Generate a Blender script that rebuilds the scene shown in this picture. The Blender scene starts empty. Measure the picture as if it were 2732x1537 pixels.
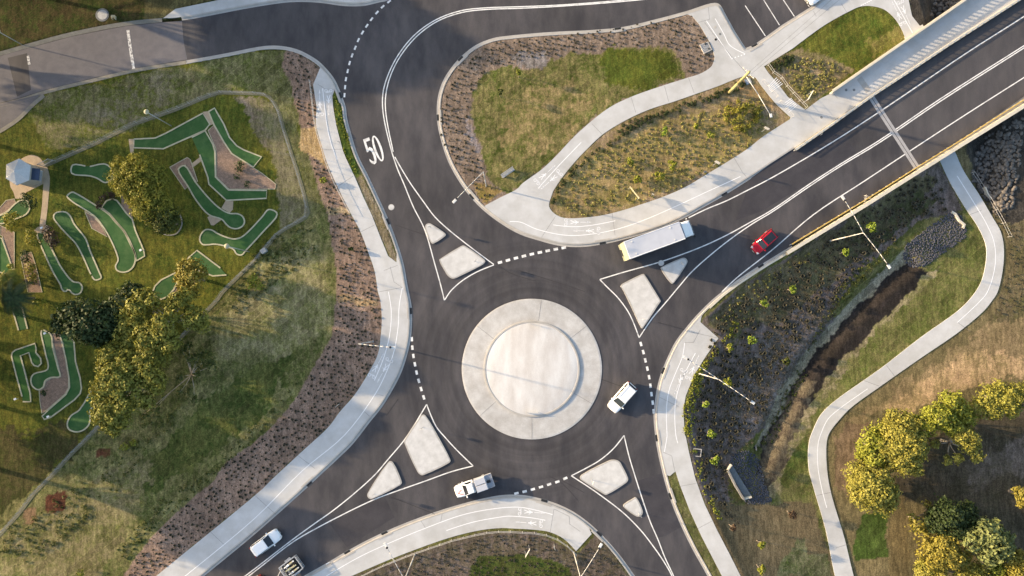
import bpy, bmesh, math, random
import numpy as np
from mathutils import Vector, Matrix
from mathutils.geometry import tessellate_polygon
random.seed(7)
rng = np.random.default_rng(11)
C = bpy.context.scene.collection
R = math.radians

# ------------------------------------------------------------------ camera, light, exposure
CAM_H, F, TILT = 96.0, 1846.0, R(2.5)
cam_data = bpy.data.cameras.new("camera")
cam = bpy.data.objects.new("camera", cam_data); C.objects.link(cam)
cam.location = (0, 0, CAM_H); cam.rotation_euler = (TILT, 0, 0)
cam_data.sensor_width = 36.0; cam_data.lens = 36.0 * F / 2732.0
cam_data.clip_start = 1; cam_data.clip_end = 12000
bpy.context.scene.camera = cam

SUN_EL, SUN_DIP = R(14.0), R(14.0)          # low sun in the west, shadows run right and a little down the picture
world = bpy.data.worlds.new("World"); bpy.context.scene.world = world; world.use_nodes = True
wn = world.node_tree; wn.nodes.clear()
wo = wn.nodes.new("ShaderNodeOutputWorld"); wb = wn.nodes.new("ShaderNodeBackground"); ws = wn.nodes.new("ShaderNodeTexSky")
ws.sky_type = 'NISHITA'; ws.sun_disc = False; ws.sun_elevation = SUN_EL
ldir = Vector((math.cos(SUN_DIP) * math.cos(SUN_EL), -math.sin(SUN_DIP) * math.cos(SUN_EL), -math.sin(SUN_EL)))
ws.sun_rotation = math.atan2(-ldir.x, -ldir.y)
ws.air_density = 1.0; ws.dust_density = 2.5; ws.ozone_density = 1.0
wb.inputs['Strength'].default_value = 0.15
wn.links.new(ws.outputs[0], wb.inputs[0]); wn.links.new(wb.outputs[0], wo.inputs[0])
sun_d = bpy.data.lights.new("sun", 'SUN'); sun = bpy.data.objects.new("sun", sun_d); C.objects.link(sun)
sun_d.energy = 3.8; sun_d.angle = R(0.9); sun_d.color = (1.0, 0.76, 0.48)
sun.rotation_euler = ldir.to_track_quat('-Z', 'Y').to_euler(); sun.location = (-200, 50, 80)
vs = bpy.context.scene.view_settings
vs.view_transform = 'Standard'; vs.look = 'None'; vs.gamma = 1; vs.use_curve_mapping = False
vs.exposure = 1.32

# ------------------------------------------------------------------ survey maths: photo plan -> metres
ct, st_ = math.cos(TILT), math.sin(TILT)
K = 2536.0 / 700.0
def U(px, py, z=0.0):
    xc = (px - 1366) / F; yc = (768.5 - py) / F
    dx, dy, dz = xc, yc * ct + st_, yc * st_ - ct
    t = (z - CAM_H) / dz
    return (dx * t, dy * t, z)
def project(x, y, z):
    v = z - CAM_H
    Y = y * ct + v * st_; D = y * st_ - v * ct
    return 1366 + F * x / D, 768.5 - F * Y / D
def c(ox, oy, *f):
    return [(ox + f[i] / K, oy + f[i + 1] / K) for i in range(0, len(f), 2)]
def smooth(pts, n=5, closed=False):
    P = [np.array(p, float) for p in pts]; out = []; m = len(P)
    rngi = range(m if closed else m - 1)
    for i in rngi:
        if closed: p0, p1, p2, p3 = P[i - 1], P[i], P[(i + 1) % m], P[(i + 2) % m]
        else: p0, p1, p2, p3 = P[max(i - 1, 0)], P[i], P[i + 1], P[min(i + 2, m - 1)]
        # centripetal Catmull-Rom
        t0 = 0; t1 = t0 + max(np.linalg.norm(p1 - p0), 1e-3) ** .5; t2 = t1 + max(np.linalg.norm(p2 - p1), 1e-3) ** .5
        t3 = t2 + max(np.linalg.norm(p3 - p2), 1e-3) ** .5
        for k in range(n):
            t = t1 + (t2 - t1) * k / n
            A1 = (t1 - t) / (t1 - t0) * p0 + (t - t0) / (t1 - t0) * p1
            A2 = (t2 - t) / (t2 - t1) * p1 + (t - t1) / (t2 - t1) * p2
            A3 = (t3 - t) / (t3 - t2) * p2 + (t - t2) / (t3 - t2) * p3
            B1 = (t2 - t) / (t2 - t0) * A1 + (t - t0) / (t2 - t0) * A2
            B2 = (t3 - t) / (t3 - t1) * A2 + (t - t1) / (t3 - t1) * A3
            q = (t2 - t) / (t2 - t1) * B1 + (t - t1) / (t2 - t1) * B2
            out.append(tuple(q))
    if not closed: out.append(tuple(P[-1]))
    return out
def resample(pts, n):
    P = np.array(pts, float); d = np.r_[0, np.cumsum(np.hypot(*np.diff(P[:, :2], axis=0).T))]
    s = np.linspace(0, d[-1], n)
    return np.stack([np.interp(s, d, P[:, k]) for k in range(P.shape[1])], 1)
def plen(pts):
    P = np.array(pts, float); return float(np.hypot(*np.diff(P[:, :2], axis=0).T).sum())
def offset(pts, d):
    P = np.array(pts, float)[:, :2]; T = np.gradient(P, axis=0); T /= np.maximum(np.hypot(T[:, 0], T[:, 1]), 1e-9)[:, None]
    return P + np.stack([-T[:, 1], T[:, 0]], 1) * d
def inside(X, Y, poly):
    P = np.array(poly, float); r = np.zeros(X.shape, bool)
    bx = (X >= P[:, 0].min()) & (X <= P[:, 0].max()) & (Y >= P[:, 1].min()) & (Y <= P[:, 1].max())
    x, y = X[bx], Y[bx]; rr = np.zeros(x.shape, bool)
    for (x1, y1), (x2, y2) in zip(P, np.roll(P, -1, 0)):
        if y1 == y2: continue
        k = ((y1 > y) != (y2 > y)) & (x < (x2 - x1) * (y - y1) / (y2 - y1) + x1); rr ^= k
    r[bx] = rr; return r
def dist(X, Y, line):
    P = np.array(line, float); d = np.full(X.shape, 1e9)
    for (x1, y1), (x2, y2) in zip(P[:-1], P[1:]):
        L = (x2 - x1) ** 2 + (y2 - y1) ** 2
        t = np.clip(((X - x1) * (x2 - x1) + (Y - y1) * (y2 - y1)) / max(L, 1e-9), 0, 1)
        d = np.minimum(d, np.hypot(X - x1 - t * (x2 - x1), Y - y1 - t * (y2 - y1)))
    return d
def sstep(a, b, x):
    t = np.clip((x - a) / (b - a), 0, 1); return t * t * (3 - 2 * t)

# ------------------------------------------------------------------ traced edges (photo pixels)
# edge of the asphalt, west side: left road, bend, west of the roundabout, lower left
K2 = smooth([(-320, 340)] + c(0, 0, 0, 1000, 200, 950, 450, 870, 900, 760, 1300, 665, 1800, 585) + [(600, 143)] + c(680, 0, 100, 445, 250, 445, 400, 475, 520, 530, 620, 595,
     700, 675, 770, 765, 820, 870, 850, 950, 880, 1040, 890, 1130, 930, 1290) + c(680, 380, 1000, 130, 1100, 330, 1180, 500, 1250, 650, 1310, 790, 1380, 980,
     1440, 1180, 1480, 1400) + c(680, 760, 1515, 200, 1520, 330, 1510, 500, 1480, 650, 1420, 840, 1340, 1000, 1230, 1180, 1110, 1330)
     + c(680, 1137, 950, 170, 820, 300, 670, 440, 500, 600, 300, 780, 0, 1045) + [(545, 1537), (400, 1660)])
K3 = smooth([(690, 1608)] + c(680, 1137, 470, 1449, 700, 1320, 850, 1230, 1050, 1120, 1300, 1000, 1600, 880, 1900, 780, 2200, 700, 2400, 665)
     + c(1360, 1137, 120, 665, 300, 700, 480, 760, 620, 830, 760, 930, 900, 1060, 1050, 1230, 1210, 1449) + [(1750, 1620)])
K4a = [(1945, 1650)] + c(1360, 1137, 1910, 1449, 1760, 1180, 1640, 930, 1540, 680, 1470, 430, 1420, 200, 1395, 0) + c(1360, 760, 1390, 1250, 1400, 1150, 1420, 1010,
     1460, 860, 1530, 690, 1600, 550, 1690, 430, 1800, 300, 1950, 150) + [(1942, 766), (1967, 747), (2008, 720), (2043, 698), (2112, 656)]
K4b = c(2032, 380, 1000, 565, 1500, 250, 1900, 0) + [(2732, 257), (2960, 100)]
K4 = smooth(K4a) + K4b
K5b = [(2960, -165), (2732, -6), (2537, 119), (2396, 212.5), (2333, 252.6), (2210, 340), (2123, 400), (2060, 441)]
K5 = K5b + smooth(c(1360, 380, 2310, 365, 2080, 510, 1850, 640, 1700, 725, 1450, 835, 1100, 940, 900, 985, 680, 1012, 480, 1000, 250, 940, 100, 890) + c(680, 380, 2400, 800, 2200,
     650, 2060, 500, 1950, 340, 1870, 190, 1810, 20) + c(680, 0, 1765, 1200, 1758, 1050, 1770, 930, 1810, 800, 1880, 680, 1980, 560, 2130, 440, 2300, 370)
     + c(1360, 0, 0, 345, 400, 310, 800, 290, 1100, 260, 1400, 190, 1700, 110, 1980, 28, 2030, 45, 2070, 110)) + c(1360, 0, 2180, 310, 2280, 465, 2360, 432, 2480, 352) \
     + c(2032, 0, 200, 240, 470, 70) + [(2186, 0), (2290, -75)]
K1 = smooth([(-320, 215)] + c(0, 0, 0, 540, 250, 470, 700, 350, 1220, 250, 1570, 215, 1760, 200) + c(680, 0, 0, 70, 350, 22, 610, 27, 870, 60, 1050, 58, 1200, 25, 1290, 0) + [(1090, -60), (1130, -150)])
ROAD = K2 + K3 + K4 + K5 + [(2240, -320), (1180, -320)] + K1[::-1]

# low ground east of the road: distance to this brow sets the fall of the bank
BROW = [(2060, 1720), (1995, 1560), (1950, 1476), (1888, 1344), (1862, 1275), (1838, 1180), (1832, 1090), (1838, 1055), (1862, 1000), (1894, 948), (1928, 902), (1884, 850), (1960, 775), (2055, 702), (2130, 668),
        (2450, 455), (2345, 262), (2420, 150), (2470, 60), (2400, -200)]
LOW = BROW + [(2400, -4000), (9000, -4000), (9000, 9000), (2060, 9000)]
DITCH = [(2440, 700), (2350, 770), (2250, 880), (2150, 1000), (2090, 1130), (2040, 1240)]
CREEK = [(2500, -260), (2540, 20), (2610, 220), (2672, 400), (2650, 520)]
def Hfun(x, y):
    x = np.asarray(x, float); y = np.asarray(y, float)
    X, Y = project(x, y, 0.0)
    z = np.full(X.shape, 0.09)
    m = inside(X, Y, LOW)
    if m.any():
        d = dist(X[m], Y[m], BROW) / 19.2
        sl = 0.17 + 0.22 * sstep(2300, 2460, X[m]) * sstep(640, 500, Y[m])
        dep = np.minimum(2.3, sl * d)
        dep = 2.3 * (1 - np.exp(-dep / 1.4)) / (1 - math.exp(-2.3 / 1.4))
        dd = dist(X[m], Y[m], DITCH); dep = dep + 0.85 * sstep(46, 6, dd)
        dc = dist(X[m], Y[m], CREEK); dep = dep + 1.3 * sstep(60, 10, dc)
        z[m] = 0.09 - dep
    return z
def H1(x, y): return float(Hfun(np.array([x]), np.array([y]))[0])
def UG(px, py, dz=0.0):
    z = 0.0
    for _ in range(7):
        x, y, _z = U(px, py, z + dz); z = 0.5 * z + 0.5 * H1(x, y)
    return (x, y, H1(x, y) + dz)

# ------------------------------------------------------------------ materials
def mat(name, c1, c2=None, scale=1.0, rough=0.8, bump=0.0, bscale=None, grain=0.15, gscale=25, metal=0.0, spec=0.3, stretch=None, translucent=0.0, lo=0.35, hi=0.65, big=0.0):
    m = bpy.data.materials.new(name); m.use_nodes = True; nt = m.node_tree; N = nt.nodes; L = nt.links
    b = N['Principled BSDF']; b.inputs['Roughness'].default_value = rough; b.inputs['Metallic'].default_value = metal
    b.inputs['Specular IOR Level'].default_value = spec
    c2 = c2 or tuple(v * 0.85 for v in c1)
    tc = N.new('ShaderNodeTexCoord'); mp = N.new('ShaderNodeMapping'); L.new(tc.outputs['Object'], mp.inputs[0])
    if stretch: mp.inputs['Scale'].default_value = stretch[:3]; mp.inputs['Rotation'].default_value = (0, 0, stretch[3] if len(stretch) > 3 else 0)
    n1 = N.new('ShaderNodeTexNoise'); n1.inputs['Scale'].default_value = scale; n1.inputs['Detail'].default_value = 6; n1.inputs['Roughness'].default_value = 0.62
    L.new(mp.outputs[0], n1.inputs['Vector'])
    r = N.new('ShaderNodeMapRange'); r.inputs[1].default_value = lo; r.inputs[2].default_value = hi; L.new(n1.outputs[0], r.inputs[0])
    mx = N.new('ShaderNodeMix'); mx.data_type = 'RGBA'; mx.inputs[6].default_value = (*c1, 1); mx.inputs[7].default_value = (*c2, 1); L.new(r.outputs[0], mx.inputs[0])
    n2 = N.new('ShaderNodeTexNoise'); n2.inputs['Scale'].default_value = gscale; n2.inputs['Detail'].default_value = 3; L.new(tc.outputs['Object'], n2.inputs['Vector'])
    r2 = N.new('ShaderNodeMapRange'); r2.inputs[1].default_value = 0.3; r2.inputs[2].default_value = 0.7; r2.inputs[3].default_value = 1 - grain; r2.inputs[4].default_value = 1 + grain; L.new(n2.outputs[0], r2.inputs[0])
    ml = N.new('ShaderNodeVectorMath'); ml.operation = 'MULTIPLY'; L.new(mx.outputs[2], ml.inputs[0]); L.new(r2.outputs[0], ml.inputs[1])
    col = ml.outputs[0]
    if big:
        n3 = N.new('ShaderNodeTexNoise'); n3.inputs['Scale'].default_value = 0.09; n3.inputs['Detail'].default_value = 4; L.new(tc.outputs['Object'], n3.inputs['Vector'])
        r3 = N.new('ShaderNodeMapRange'); r3.inputs[1].default_value = 0.35; r3.inputs[2].default_value = 0.65; r3.inputs[3].default_value = 1 - big; r3.inputs[4].default_value = 1 + big; L.new(n3.outputs[0], r3.inputs[0])
        m3 = N.new('ShaderNodeVectorMath'); m3.operation = 'MULTIPLY'; L.new(col, m3.inputs[0]); L.new(r3.outputs[0], m3.inputs[1]); col = m3.outputs[0]
    L.new(col, b.inputs['Base Color'])
    if bump:
        nb = N.new('ShaderNodeTexNoise'); nb.inputs['Scale'].default_value = bscale or gscale; nb.inputs['Detail'].default_value = 4; L.new(tc.outputs['Object'], nb.inputs['Vector'])
        bp = N.new('ShaderNodeBump'); bp.inputs['Strength'].default_value = 1.0; bp.inputs['Distance'].default_value = bump; L.new(nb.outputs[0], bp.inputs['Height']); L.new(bp.outputs[0], b.inputs['Normal'])
    if translucent:
        out = N['Material Output']; tr = N.new('ShaderNodeBsdfTranslucent'); ms = N.new('ShaderNodeMixShader'); ms.inputs[0].default_value = translucent
        L.new(col, tr.inputs[0]); L.new(b.outputs[0], ms.inputs[1]); L.new(tr.outputs[0], ms.inputs[2]); L.new(ms.outputs[0], out.inputs[0])
    return m
def ring_wear(m, cx, cy):
    nt = m.node_tree; N = nt.nodes; L = nt.links; b = N['Principled BSDF']; src = b.inputs['Base Color'].links[0].from_socket
    tc = N.new('ShaderNodeTexCoord'); sb = N.new('ShaderNodeVectorMath'); sb.operation = 'SUBTRACT'; sb.inputs[1].default_value = (cx, cy, 0); L.new(tc.outputs['Object'], sb.inputs[0])
    ln = N.new('ShaderNodeVectorMath'); ln.operation = 'LENGTH'; L.new(sb.outputs[0], ln.inputs[0])
    n = N.new('ShaderNodeTexNoise'); n.noise_dimensions = '1D'; n.inputs['Scale'].default_value = .75; n.inputs['Detail'].default_value = 3; L.new(ln.outputs['Value'], n.inputs['W'])
    r = N.new('ShaderNodeMapRange'); r.inputs[1].default_value = .35; r.inputs[2].default_value = .65; r.inputs[3].default_value = .84; r.inputs[4].default_value = 1.12; L.new(n.outputs[0], r.inputs[0])
    f = N.new('ShaderNodeMapRange'); f.inputs[1].default_value = 15; f.inputs[2].default_value = 20; f.inputs[3].default_value = 1; f.inputs[4].default_value = 0; L.new(ln.outputs['Value'], f.inputs[0])
    mx = N.new('ShaderNodeMix'); mx.data_type = 'FLOAT'; mx.inputs[2].default_value = 1.0; L.new(f.outputs[0], mx.inputs[0]); L.new(r.outputs[0], mx.inputs[3])
    sc = N.new('ShaderNodeVectorMath'); sc.operation = 'SCALE'; L.new(src, sc.inputs[0]); L.new(mx.outputs[0], sc.inputs[3]); L.new(sc.outputs[0], b.inputs['Base Color'])
M = dict(
 asphalt=mat('asphalt', (.042, .040, .045), (.076, .070, .072), .5, .78, .004, 60, .22, 30, spec=.35, stretch=(1, .35, 1, R(35)), big=.22),
 asphalt_new=mat('asphalt_new', (.038, .036, .042), (.054, .050, .056), .5, .78, .004, 60, .2, 30, spec=.35, big=.12),
 asphalt_old=mat('asphalt_old', (.155, .145, .150), (.125, .118, .126), .8, .85, .004, 60, .14, 30, big=.08),
 asphalt_deck=mat('asphalt_deck', (.085, .079, .080), (.062, .058, .062), .6, .8, .004, 60, .18, 30, stretch=(1, .3, 1, R(-35)), big=.1),
 asphalt_dark=mat('asphalt_dark', (.030, .028, .031), (.042, .040, .042), 1.2, .75, .003, 60, .2, 30),  # dark tone of the painted wire shadows
 concrete=mat('concrete', (.53, .53, .525), (.45, .445, .43), .5, .8, .002, 30, .05, 14, big=.08),
 concrete_island=mat('concrete_island', (.62, .61, .59), (.50, .49, .47), 1.0, .75, .002, 30, .05, 14),
 concrete_round=mat('concrete_round', (.66, .65, .63), (.52, .49, .46), .35, .8, .003, 20, .06, 10, stretch=(1.6, .5, 1, R(5)), big=.08),
 apron=mat('apron', (.54, .53, .51), (.42, .40, .375), .6, .85, .003, 20, .08, 8, big=.10),
 kerb=mat('kerb', (.44, .42, .39), (.37, .35, .32), 1.0, .85, .002, 30, .08, 20),
 kerb_old=mat('kerb_old', (.25, .235, .20), (.19, .18, .15), 1.5, .9, .003, 30, .14, 16),
 joint=mat('joint', (.16, .15, .14)), deckjoint=mat('deckjoint', (.40, .39, .39), (.33, .32, .32), 2),
 paint=mat('paint', (.78, .77, .74), (.42, .41, .40), 1.3, .6, 0, None, .10, 12, lo=.48, hi=.74),
 paint_worn=mat('paint_worn', (.70, .68, .64), (.22, .21, .21), 3.5, .8, 0, None, .1, 12, lo=.45, hi=.6),
 paint_path=mat('paint_path', (.82, .82, .82), (.74, .74, .74), 3, .6, 0, None, .05, 12),
 cream=mat('cream', (.50, .45, .30), (.40, .36, .24), 2, .8), parapet=mat('parapet', (.62, .57, .46), (.52, .48, .40), 1, .7),
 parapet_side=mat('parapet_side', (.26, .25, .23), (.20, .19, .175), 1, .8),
 galv=mat('galv', (.52, .53, .54), (.42, .43, .44), 5, .45, metal=.3), steel_white=mat('steel_white', (.58, .56, .52), (.48, .46, .43), 3, .5),
 yellow=mat('yellow', (.62, .42, .10), (.52, .36, .10), 2, .5), black=mat('black', (.015, .015, .016), rough=.5), tyre=mat('tyre', (.02, .02, .021), rough=.85),
 grate=mat('grate', (.05, .05, .052), (.08, .08, .08), 6, .6, metal=.4), pit=mat('pit', (.20, .21, .21), (.14, .15, .15), 4, .7),
 felt=mat('felt', (.034, .098, .026), (.070, .135, .045), .8, .95, .002, 40, .16, 16, big=.16, lo=.42, hi=.72), felt_bright=mat('felt_bright', (.040, .125, .022), (.045, .105, .025), .7, .95, .002, 40, .12, 20),
 golfborder=mat('golfborder', (.52, .48, .32), (.40, .37, .25), 2, .8), gravel=mat('gravel', (.30, .205, .150), (.19, .135, .10), 2.2, .95, .02, 12, .35, 9),
 paver=mat('paver', (.46, .36, .24), (.38, .29, .20), 1.2, .85, .003, 14, .1, 9), mow=mat('mow', (.17, .16, .105), (.12, .12, .075), 1.4, .9, .004, 14, .2, 12),
 roof=mat('roof', (.62, .60, .56), (.55, .53, .50), 1.5, .6), bluewall=mat('bluewall', (.07, .09, .14), (.05, .07, .11), 2, .6), wallc=mat('wallc', (.45, .42, .36), (.38, .35, .30), 2, .8),
 rock=mat('rock', (.20, .175, .15), (.07, .065, .06), 1.6, .9, .02, 8, .25, 5), rock_dark=mat('rock_dark', (.045, .048, .060), (.10, .10, .115), 4, .85, .02, 8, .3, 9),
 timber=mat('timber', (.42, .37, .17), (.32, .29, .14), 2, .85, stretch=(1, 1, 8, 0)), bark=mat('bark', (.30, .25, .19), (.17, .13, .10), 2, .9), barkpale=mat('barkpale', (.48, .42, .34), (.32, .27, .21), 2, .85),
 white=mat('white', (.90, .90, .89), (.88, .88, .88), 1, .25, spec=.6, grain=.01), red=mat('red', (.36, .004, .016), (.33, .004, .014), 1, .22, spec=.6, grain=.01),
 glass=mat('glass', (.012, .014, .018), (.02, .022, .026), 1, .08, spec=.8, grain=.02), boxwhite=mat('boxwhite', (.50, .52, .57), (.46, .48, .53), 1.2, .45, grain=.03),
 traywhite=mat('traywhite', (.55, .55, .56), (.45, .45, .47), 2, .5, grain=.06), darkgrey=mat('darkgrey', (.06, .06, .065), (.04, .04, .045), 3, .6), boxyellow=mat('boxyellow', (.50, .50, .33), (.42, .42, .28), 2, .5),
 taillight=mat('taillight', (.25, .02, .02), rough=.3), redmark=mat('redmark', (.60, .12, .08), rough=.5), lamp=mat('lamp', (.7, .7, .68), rough=.3), lampcell=mat('lampcell', (.03, .03, .035), rough=.4), brownred=mat('brownred', (.16, .045, .03), (.12, .03, .02), 2, .4),
)
def leafmat(name, c1, c2, tr=.14): return mat(name, c1, c2, 1.1, .6, 0, None, .35, 3.2, spec=.25, translucent=tr, lo=.3, hi=.7)
LF = dict(
 gum=leafmat('leaf_gum', (.31, .285, .050), (.16, .165, .030)), dark=leafmat('leaf_dark', (.035, .055, .016), (.05, .07, .02), .15),
 golf=leafmat('leaf_golf', (.30, .265, .035), (.17, .175, .028), .25), olive=leafmat('leaf_olive', (.11, .12, .025), (.07, .085, .02), .2),
 yellow=leafmat('leaf_yellow', (.34, .30, .055), (.18, .18, .034)), lime=leafmat('leaf_lime', (.28, .285, .035), (.17, .19, .025)),
 orange=leafmat('leaf_orange', (.30, .245, .040), (.17, .155, .028)), bright=leafmat('leaf_bright', (.24, .31, .035), (.15, .20, .025)),
 needle=leafmat('leaf_needle', (.22, .24, .08), (.13, .15, .05)), red=leafmat('leaf_red', (.10, .06, .035), (.07, .05, .03), .15),
 tuft=leafmat('leaf_tuft', (.050, .048, .028), (.07, .06, .04), .05), tuftolive=leafmat('leaf_tuftolive', (.30, .27, .075), (.19, .19, .055), .15),
 grey=leafmat('leaf_grey', (.14, .115, .085), (.085, .072, .050), .1),
)

# ------------------------------------------------------------------ object helpers
def tag(o, label=None, cat=None, group=None, kind=None):
    if label: o['label'] = label
    if cat: o['category'] = cat
    if group: o['group'] = group
    if kind: o['kind'] = kind
    return o
def link(name, me, m=None, parent=None):
    o = bpy.data.objects.new(name, me); C.objects.link(o)
    if m is not None:
        for q in (m if isinstance(m, (list, tuple)) else [m]): me.materials.append(q)
    if parent is not None: o.parent = parent
    return o
def mesh(name, V, Fc, m=None, parent=None, smooth_=False):
    me = bpy.data.meshes.new(name); me.from_pydata([tuple(v) for v in V], [], [tuple(f) for f in Fc]); me.update()
    if smooth_: me.polygons.foreach_set('use_smooth', [True] * len(me.polygons))
    return link(name, me, m, parent)
def npmesh(name, V, Q, m=None, parent=None, k=4):
    """vertices (n,3), faces (f,k) straight from numpy"""
    me = bpy.data.meshes.new(name); V = np.asarray(V, np.float32); Q = np.asarray(Q, np.int32)
    me.vertices.add(len(V)); me.vertices.foreach_set('co', V.ravel())
    me.loops.add(Q.size); me.loops.foreach_set('vertex_index', Q.ravel())
    me.polygons.add(len(Q)); me.polygons.foreach_set('loop_start', np.arange(0, Q.size, k, dtype=np.int32)); me.polygons.foreach_set('loop_total', np.full(len(Q), k, np.int32))
    me.update(calc_edges=True); me.validate()
    return link(name, me, m, parent)
def empty(name, loc=(0, 0, 0), rz=0.0):
    o = bpy.data.objects.new(name, None); C.objects.link(o); o.location = loc; o.rotation_euler = (0, 0, rz); o.empty_display_size = .3
    return o
def copy_tree(o, parent=None):
    n = o.copy(); C.objects.link(n); n.parent = parent
    for ch in list(o.children): copy_tree(ch, n)
    return n
class MB:
    def __init__(s): s.V = []; s.F = []
    def add(s, V, Fc):
        b = len(s.V); s.V += [tuple(v) for v in V]; s.F += [tuple(i + b for i in f) for f in Fc]; return s
    def slab(s, loop, z1, z0, holes=()):
        """prism from world xy loops (holes allowed)"""
        loops = [[(p[0], p[1]) for p in l] for l in [loop] + list(holes)]
        flat = [p for l in loops for p in l]
        tris = tessellate_polygon([[Vector((x, y, 0)) for x, y in l] for l in loops])
        fixed = []
        for a, b, d in tris:
            A, B, D = flat[a], flat[b], flat[d]
            cr = (B[0] - A[0]) * (D[1] - A[1]) - (B[1] - A[1]) * (D[0] - A[0])
            if abs(cr) < 1e-9: continue
            fixed.append((a, b, d) if cr > 0 else (a, d, b))
        n = len(flat); V = [(x, y, z1) for x, y in flat]; Fc = list(fixed)
        if z0 is not None:
            V += [(x, y, z0) for x, y in flat]; o = 0
            for l in loops:
                m = len(l); ar = sum(l[i][0] * l[(i + 1) % m][1] - l[(i + 1) % m][0] * l[i][1] for i in range(m))
                if l is not loops[0]: ar = -ar
                for i in range(m):
                    a, b = o + i, o + (i + 1) % m
                    Fc.append((a, a + n, b + n, b) if ar > 0 else (a, b, b + n, a + n))
                o += m
        return s.add(V, Fc)
    def strip(s, pts, w, z, w2=None):
        """flat ribbon following world points, width w"""
        a = offset(pts, w / 2); b = offset(pts, -w / 2); zz = z if hasattr(z, '__len__') else [z] * len(a); n = len(a)
        V = [(a[i][0], a[i][1], zz[i]) for i in range(n)] + [(b[i][0], b[i][1], zz[i]) for i in range(n)]
        return s.add(V, [(n + i, n + i + 1, i + 1, i) for i in range(n - 1)])
    def profile(s, pts, prof, zz=None):
        """sweep (offset, z) profile along world points"""
        P = [offset(pts, o) for o, _ in prof]; n = len(P[0]); m = len(prof); V = []
        for j in range(m):
            for i in range(n): V.append((P[j][i][0], P[j][i][1], prof[j][1] + (zz[i] if zz is not None else 0)))
        Fc = [(j * n + i, j * n + i + 1, (j + 1) * n + i + 1, (j + 1) * n + i) for j in range(m - 1) for i in range(n - 1)]
        return s.add(V, Fc)
    def box(s, cx, cy, cz, sx, sy, sz, rz=0.0, bev=0.0):
        ca, sa = math.cos(rz), math.sin(rz); V = []
        for z in (-1, 1):
            for x, y in ((-1, -1), (1, -1), (1, 1), (-1, 1)):
                X, Y = x * sx / 2, y * sy / 2; V.append((cx + X * ca - Y * sa, cy + X * sa + Y * ca, cz + z * sz / 2))
        return s.add(V, [(3, 2, 1, 0), (4, 5, 6, 7), (0, 1, 5, 4), (1, 2, 6, 5), (2, 3, 7, 6), (3, 0, 4, 7)])
    def tube(s, a, b, r1, r2=None, n=8, caps=True):
        r2 = r1 if r2 is None else r2; a = Vector(a); b = Vector(b); d = (b - a).normalized()
        u = d.orthogonal().normalized(); v = d.cross(u); V = []
        for p, r in ((a, r1), (b, r2)):
            for k in range(n):
                t = 2 * math.pi * k / n; V.append(p + (u * math.cos(t) + v * math.sin(t)) * r)
        Fc = [(k, (k + 1) % n, n + (k + 1) % n, n + k) for k in range(n)]
        if caps: Fc += [tuple(range(n))[::-1], tuple(range(n, 2 * n))]
        return s.add(V, Fc)
    def path(s, pts, r, n=8):
        rr = r if hasattr(r, '__len__') else [r] * len(pts)
        for i in range(len(pts) - 1): s.tube(pts[i], pts[i + 1], rr[i], rr[i + 1], n)
        return s
    def disc(s, cx, cy, z, r, n=32, z0=None):
        l = [(cx + r * math.cos(2 * math.pi * k / n), cy + r * math.sin(2 * math.pi * k / n)) for k in range(n)]
        return s.slab(l, z, z0)
    def build(s, name, m=None, parent=None, sm=False): return mesh(name, s.V, s.F, m, parent, sm)
def W(pts, z=0.0): return [U(p[0], p[1], z)[:2] for p in pts]
def bevel(o, w=.03, seg=2):
    b = o.modifiers.new('bevel', 'BEVEL'); b.width = w; b.segments = seg; b.limit_method = 'ANGLE'; return o

# ------------------------------------------------------------------ planting beds and grass areas, traced
MULCH_W = smooth(c(680, 0, 300, 490, 270, 640, 350, 800, 370, 950, 430, 1150, 450, 1300) + c(680, 380, 560, 250, 620, 480, 700, 700, 740, 960, 790, 1250) + c(680, 760, 780, 150, 740, 480, 640, 680, 480, 940, 370, 1130, 200, 1330)
    + c(680, 1137, 0, 160) + c(0, 1137, 2200, 330, 2050, 540, 1880, 680, 1450, 1090, 1280, 1310, 1180, 1449) + [(250, 1620)], 3)
PATHW_OUT = c(680, 0, 635, 655, 565, 821, 600, 1050, 592, 1200, 645, 1400) + c(680, 380, 700, 200, 800, 430, 930, 690, 1020, 860, 1100, 1070, 1160, 1250, 1192, 1449) + c(680, 760, 1210, 130, 1228, 330, 1215, 520, 1190, 670, 1100, 850,
    960, 1070, 820, 1230) + c(680, 1137, 720, 0, 440, 260, 160, 520) + c(0, 1137, 2536, 608, 1510, 1449) + [(270, 1660)]
PATHW_OUT = PATHW_OUT[:2] + smooth(PATHW_OUT[2:])
BED_W = MULCH_W + PATHW_OUT[::-1] + [(800, 140), (775, 128)]
PATHW_IN = c(680, 0, 775, 865, 750, 930, 760, 1050, 790, 1220, 850, 1449) + c(680, 380, 880, 150, 970, 340, 1050, 530, 1130, 700, 1220, 930, 1290, 1100, 1370, 1160)
LOOP_UP = smooth(c(680, 380, 2225, 612, 2360, 540, 2536, 450) + c(1360, 380, 120, 400, 300, 270, 440, 140, 570, 0) + c(1360, 0, 700, 1250, 950, 1050, 1170, 940, 1450, 840, 1700, 760, 1850, 710, 1950, 640, 1978, 560)) + c(1360, 0, 1965, 500, 1930, 410, 1830, 240, 1760, 160)
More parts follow.
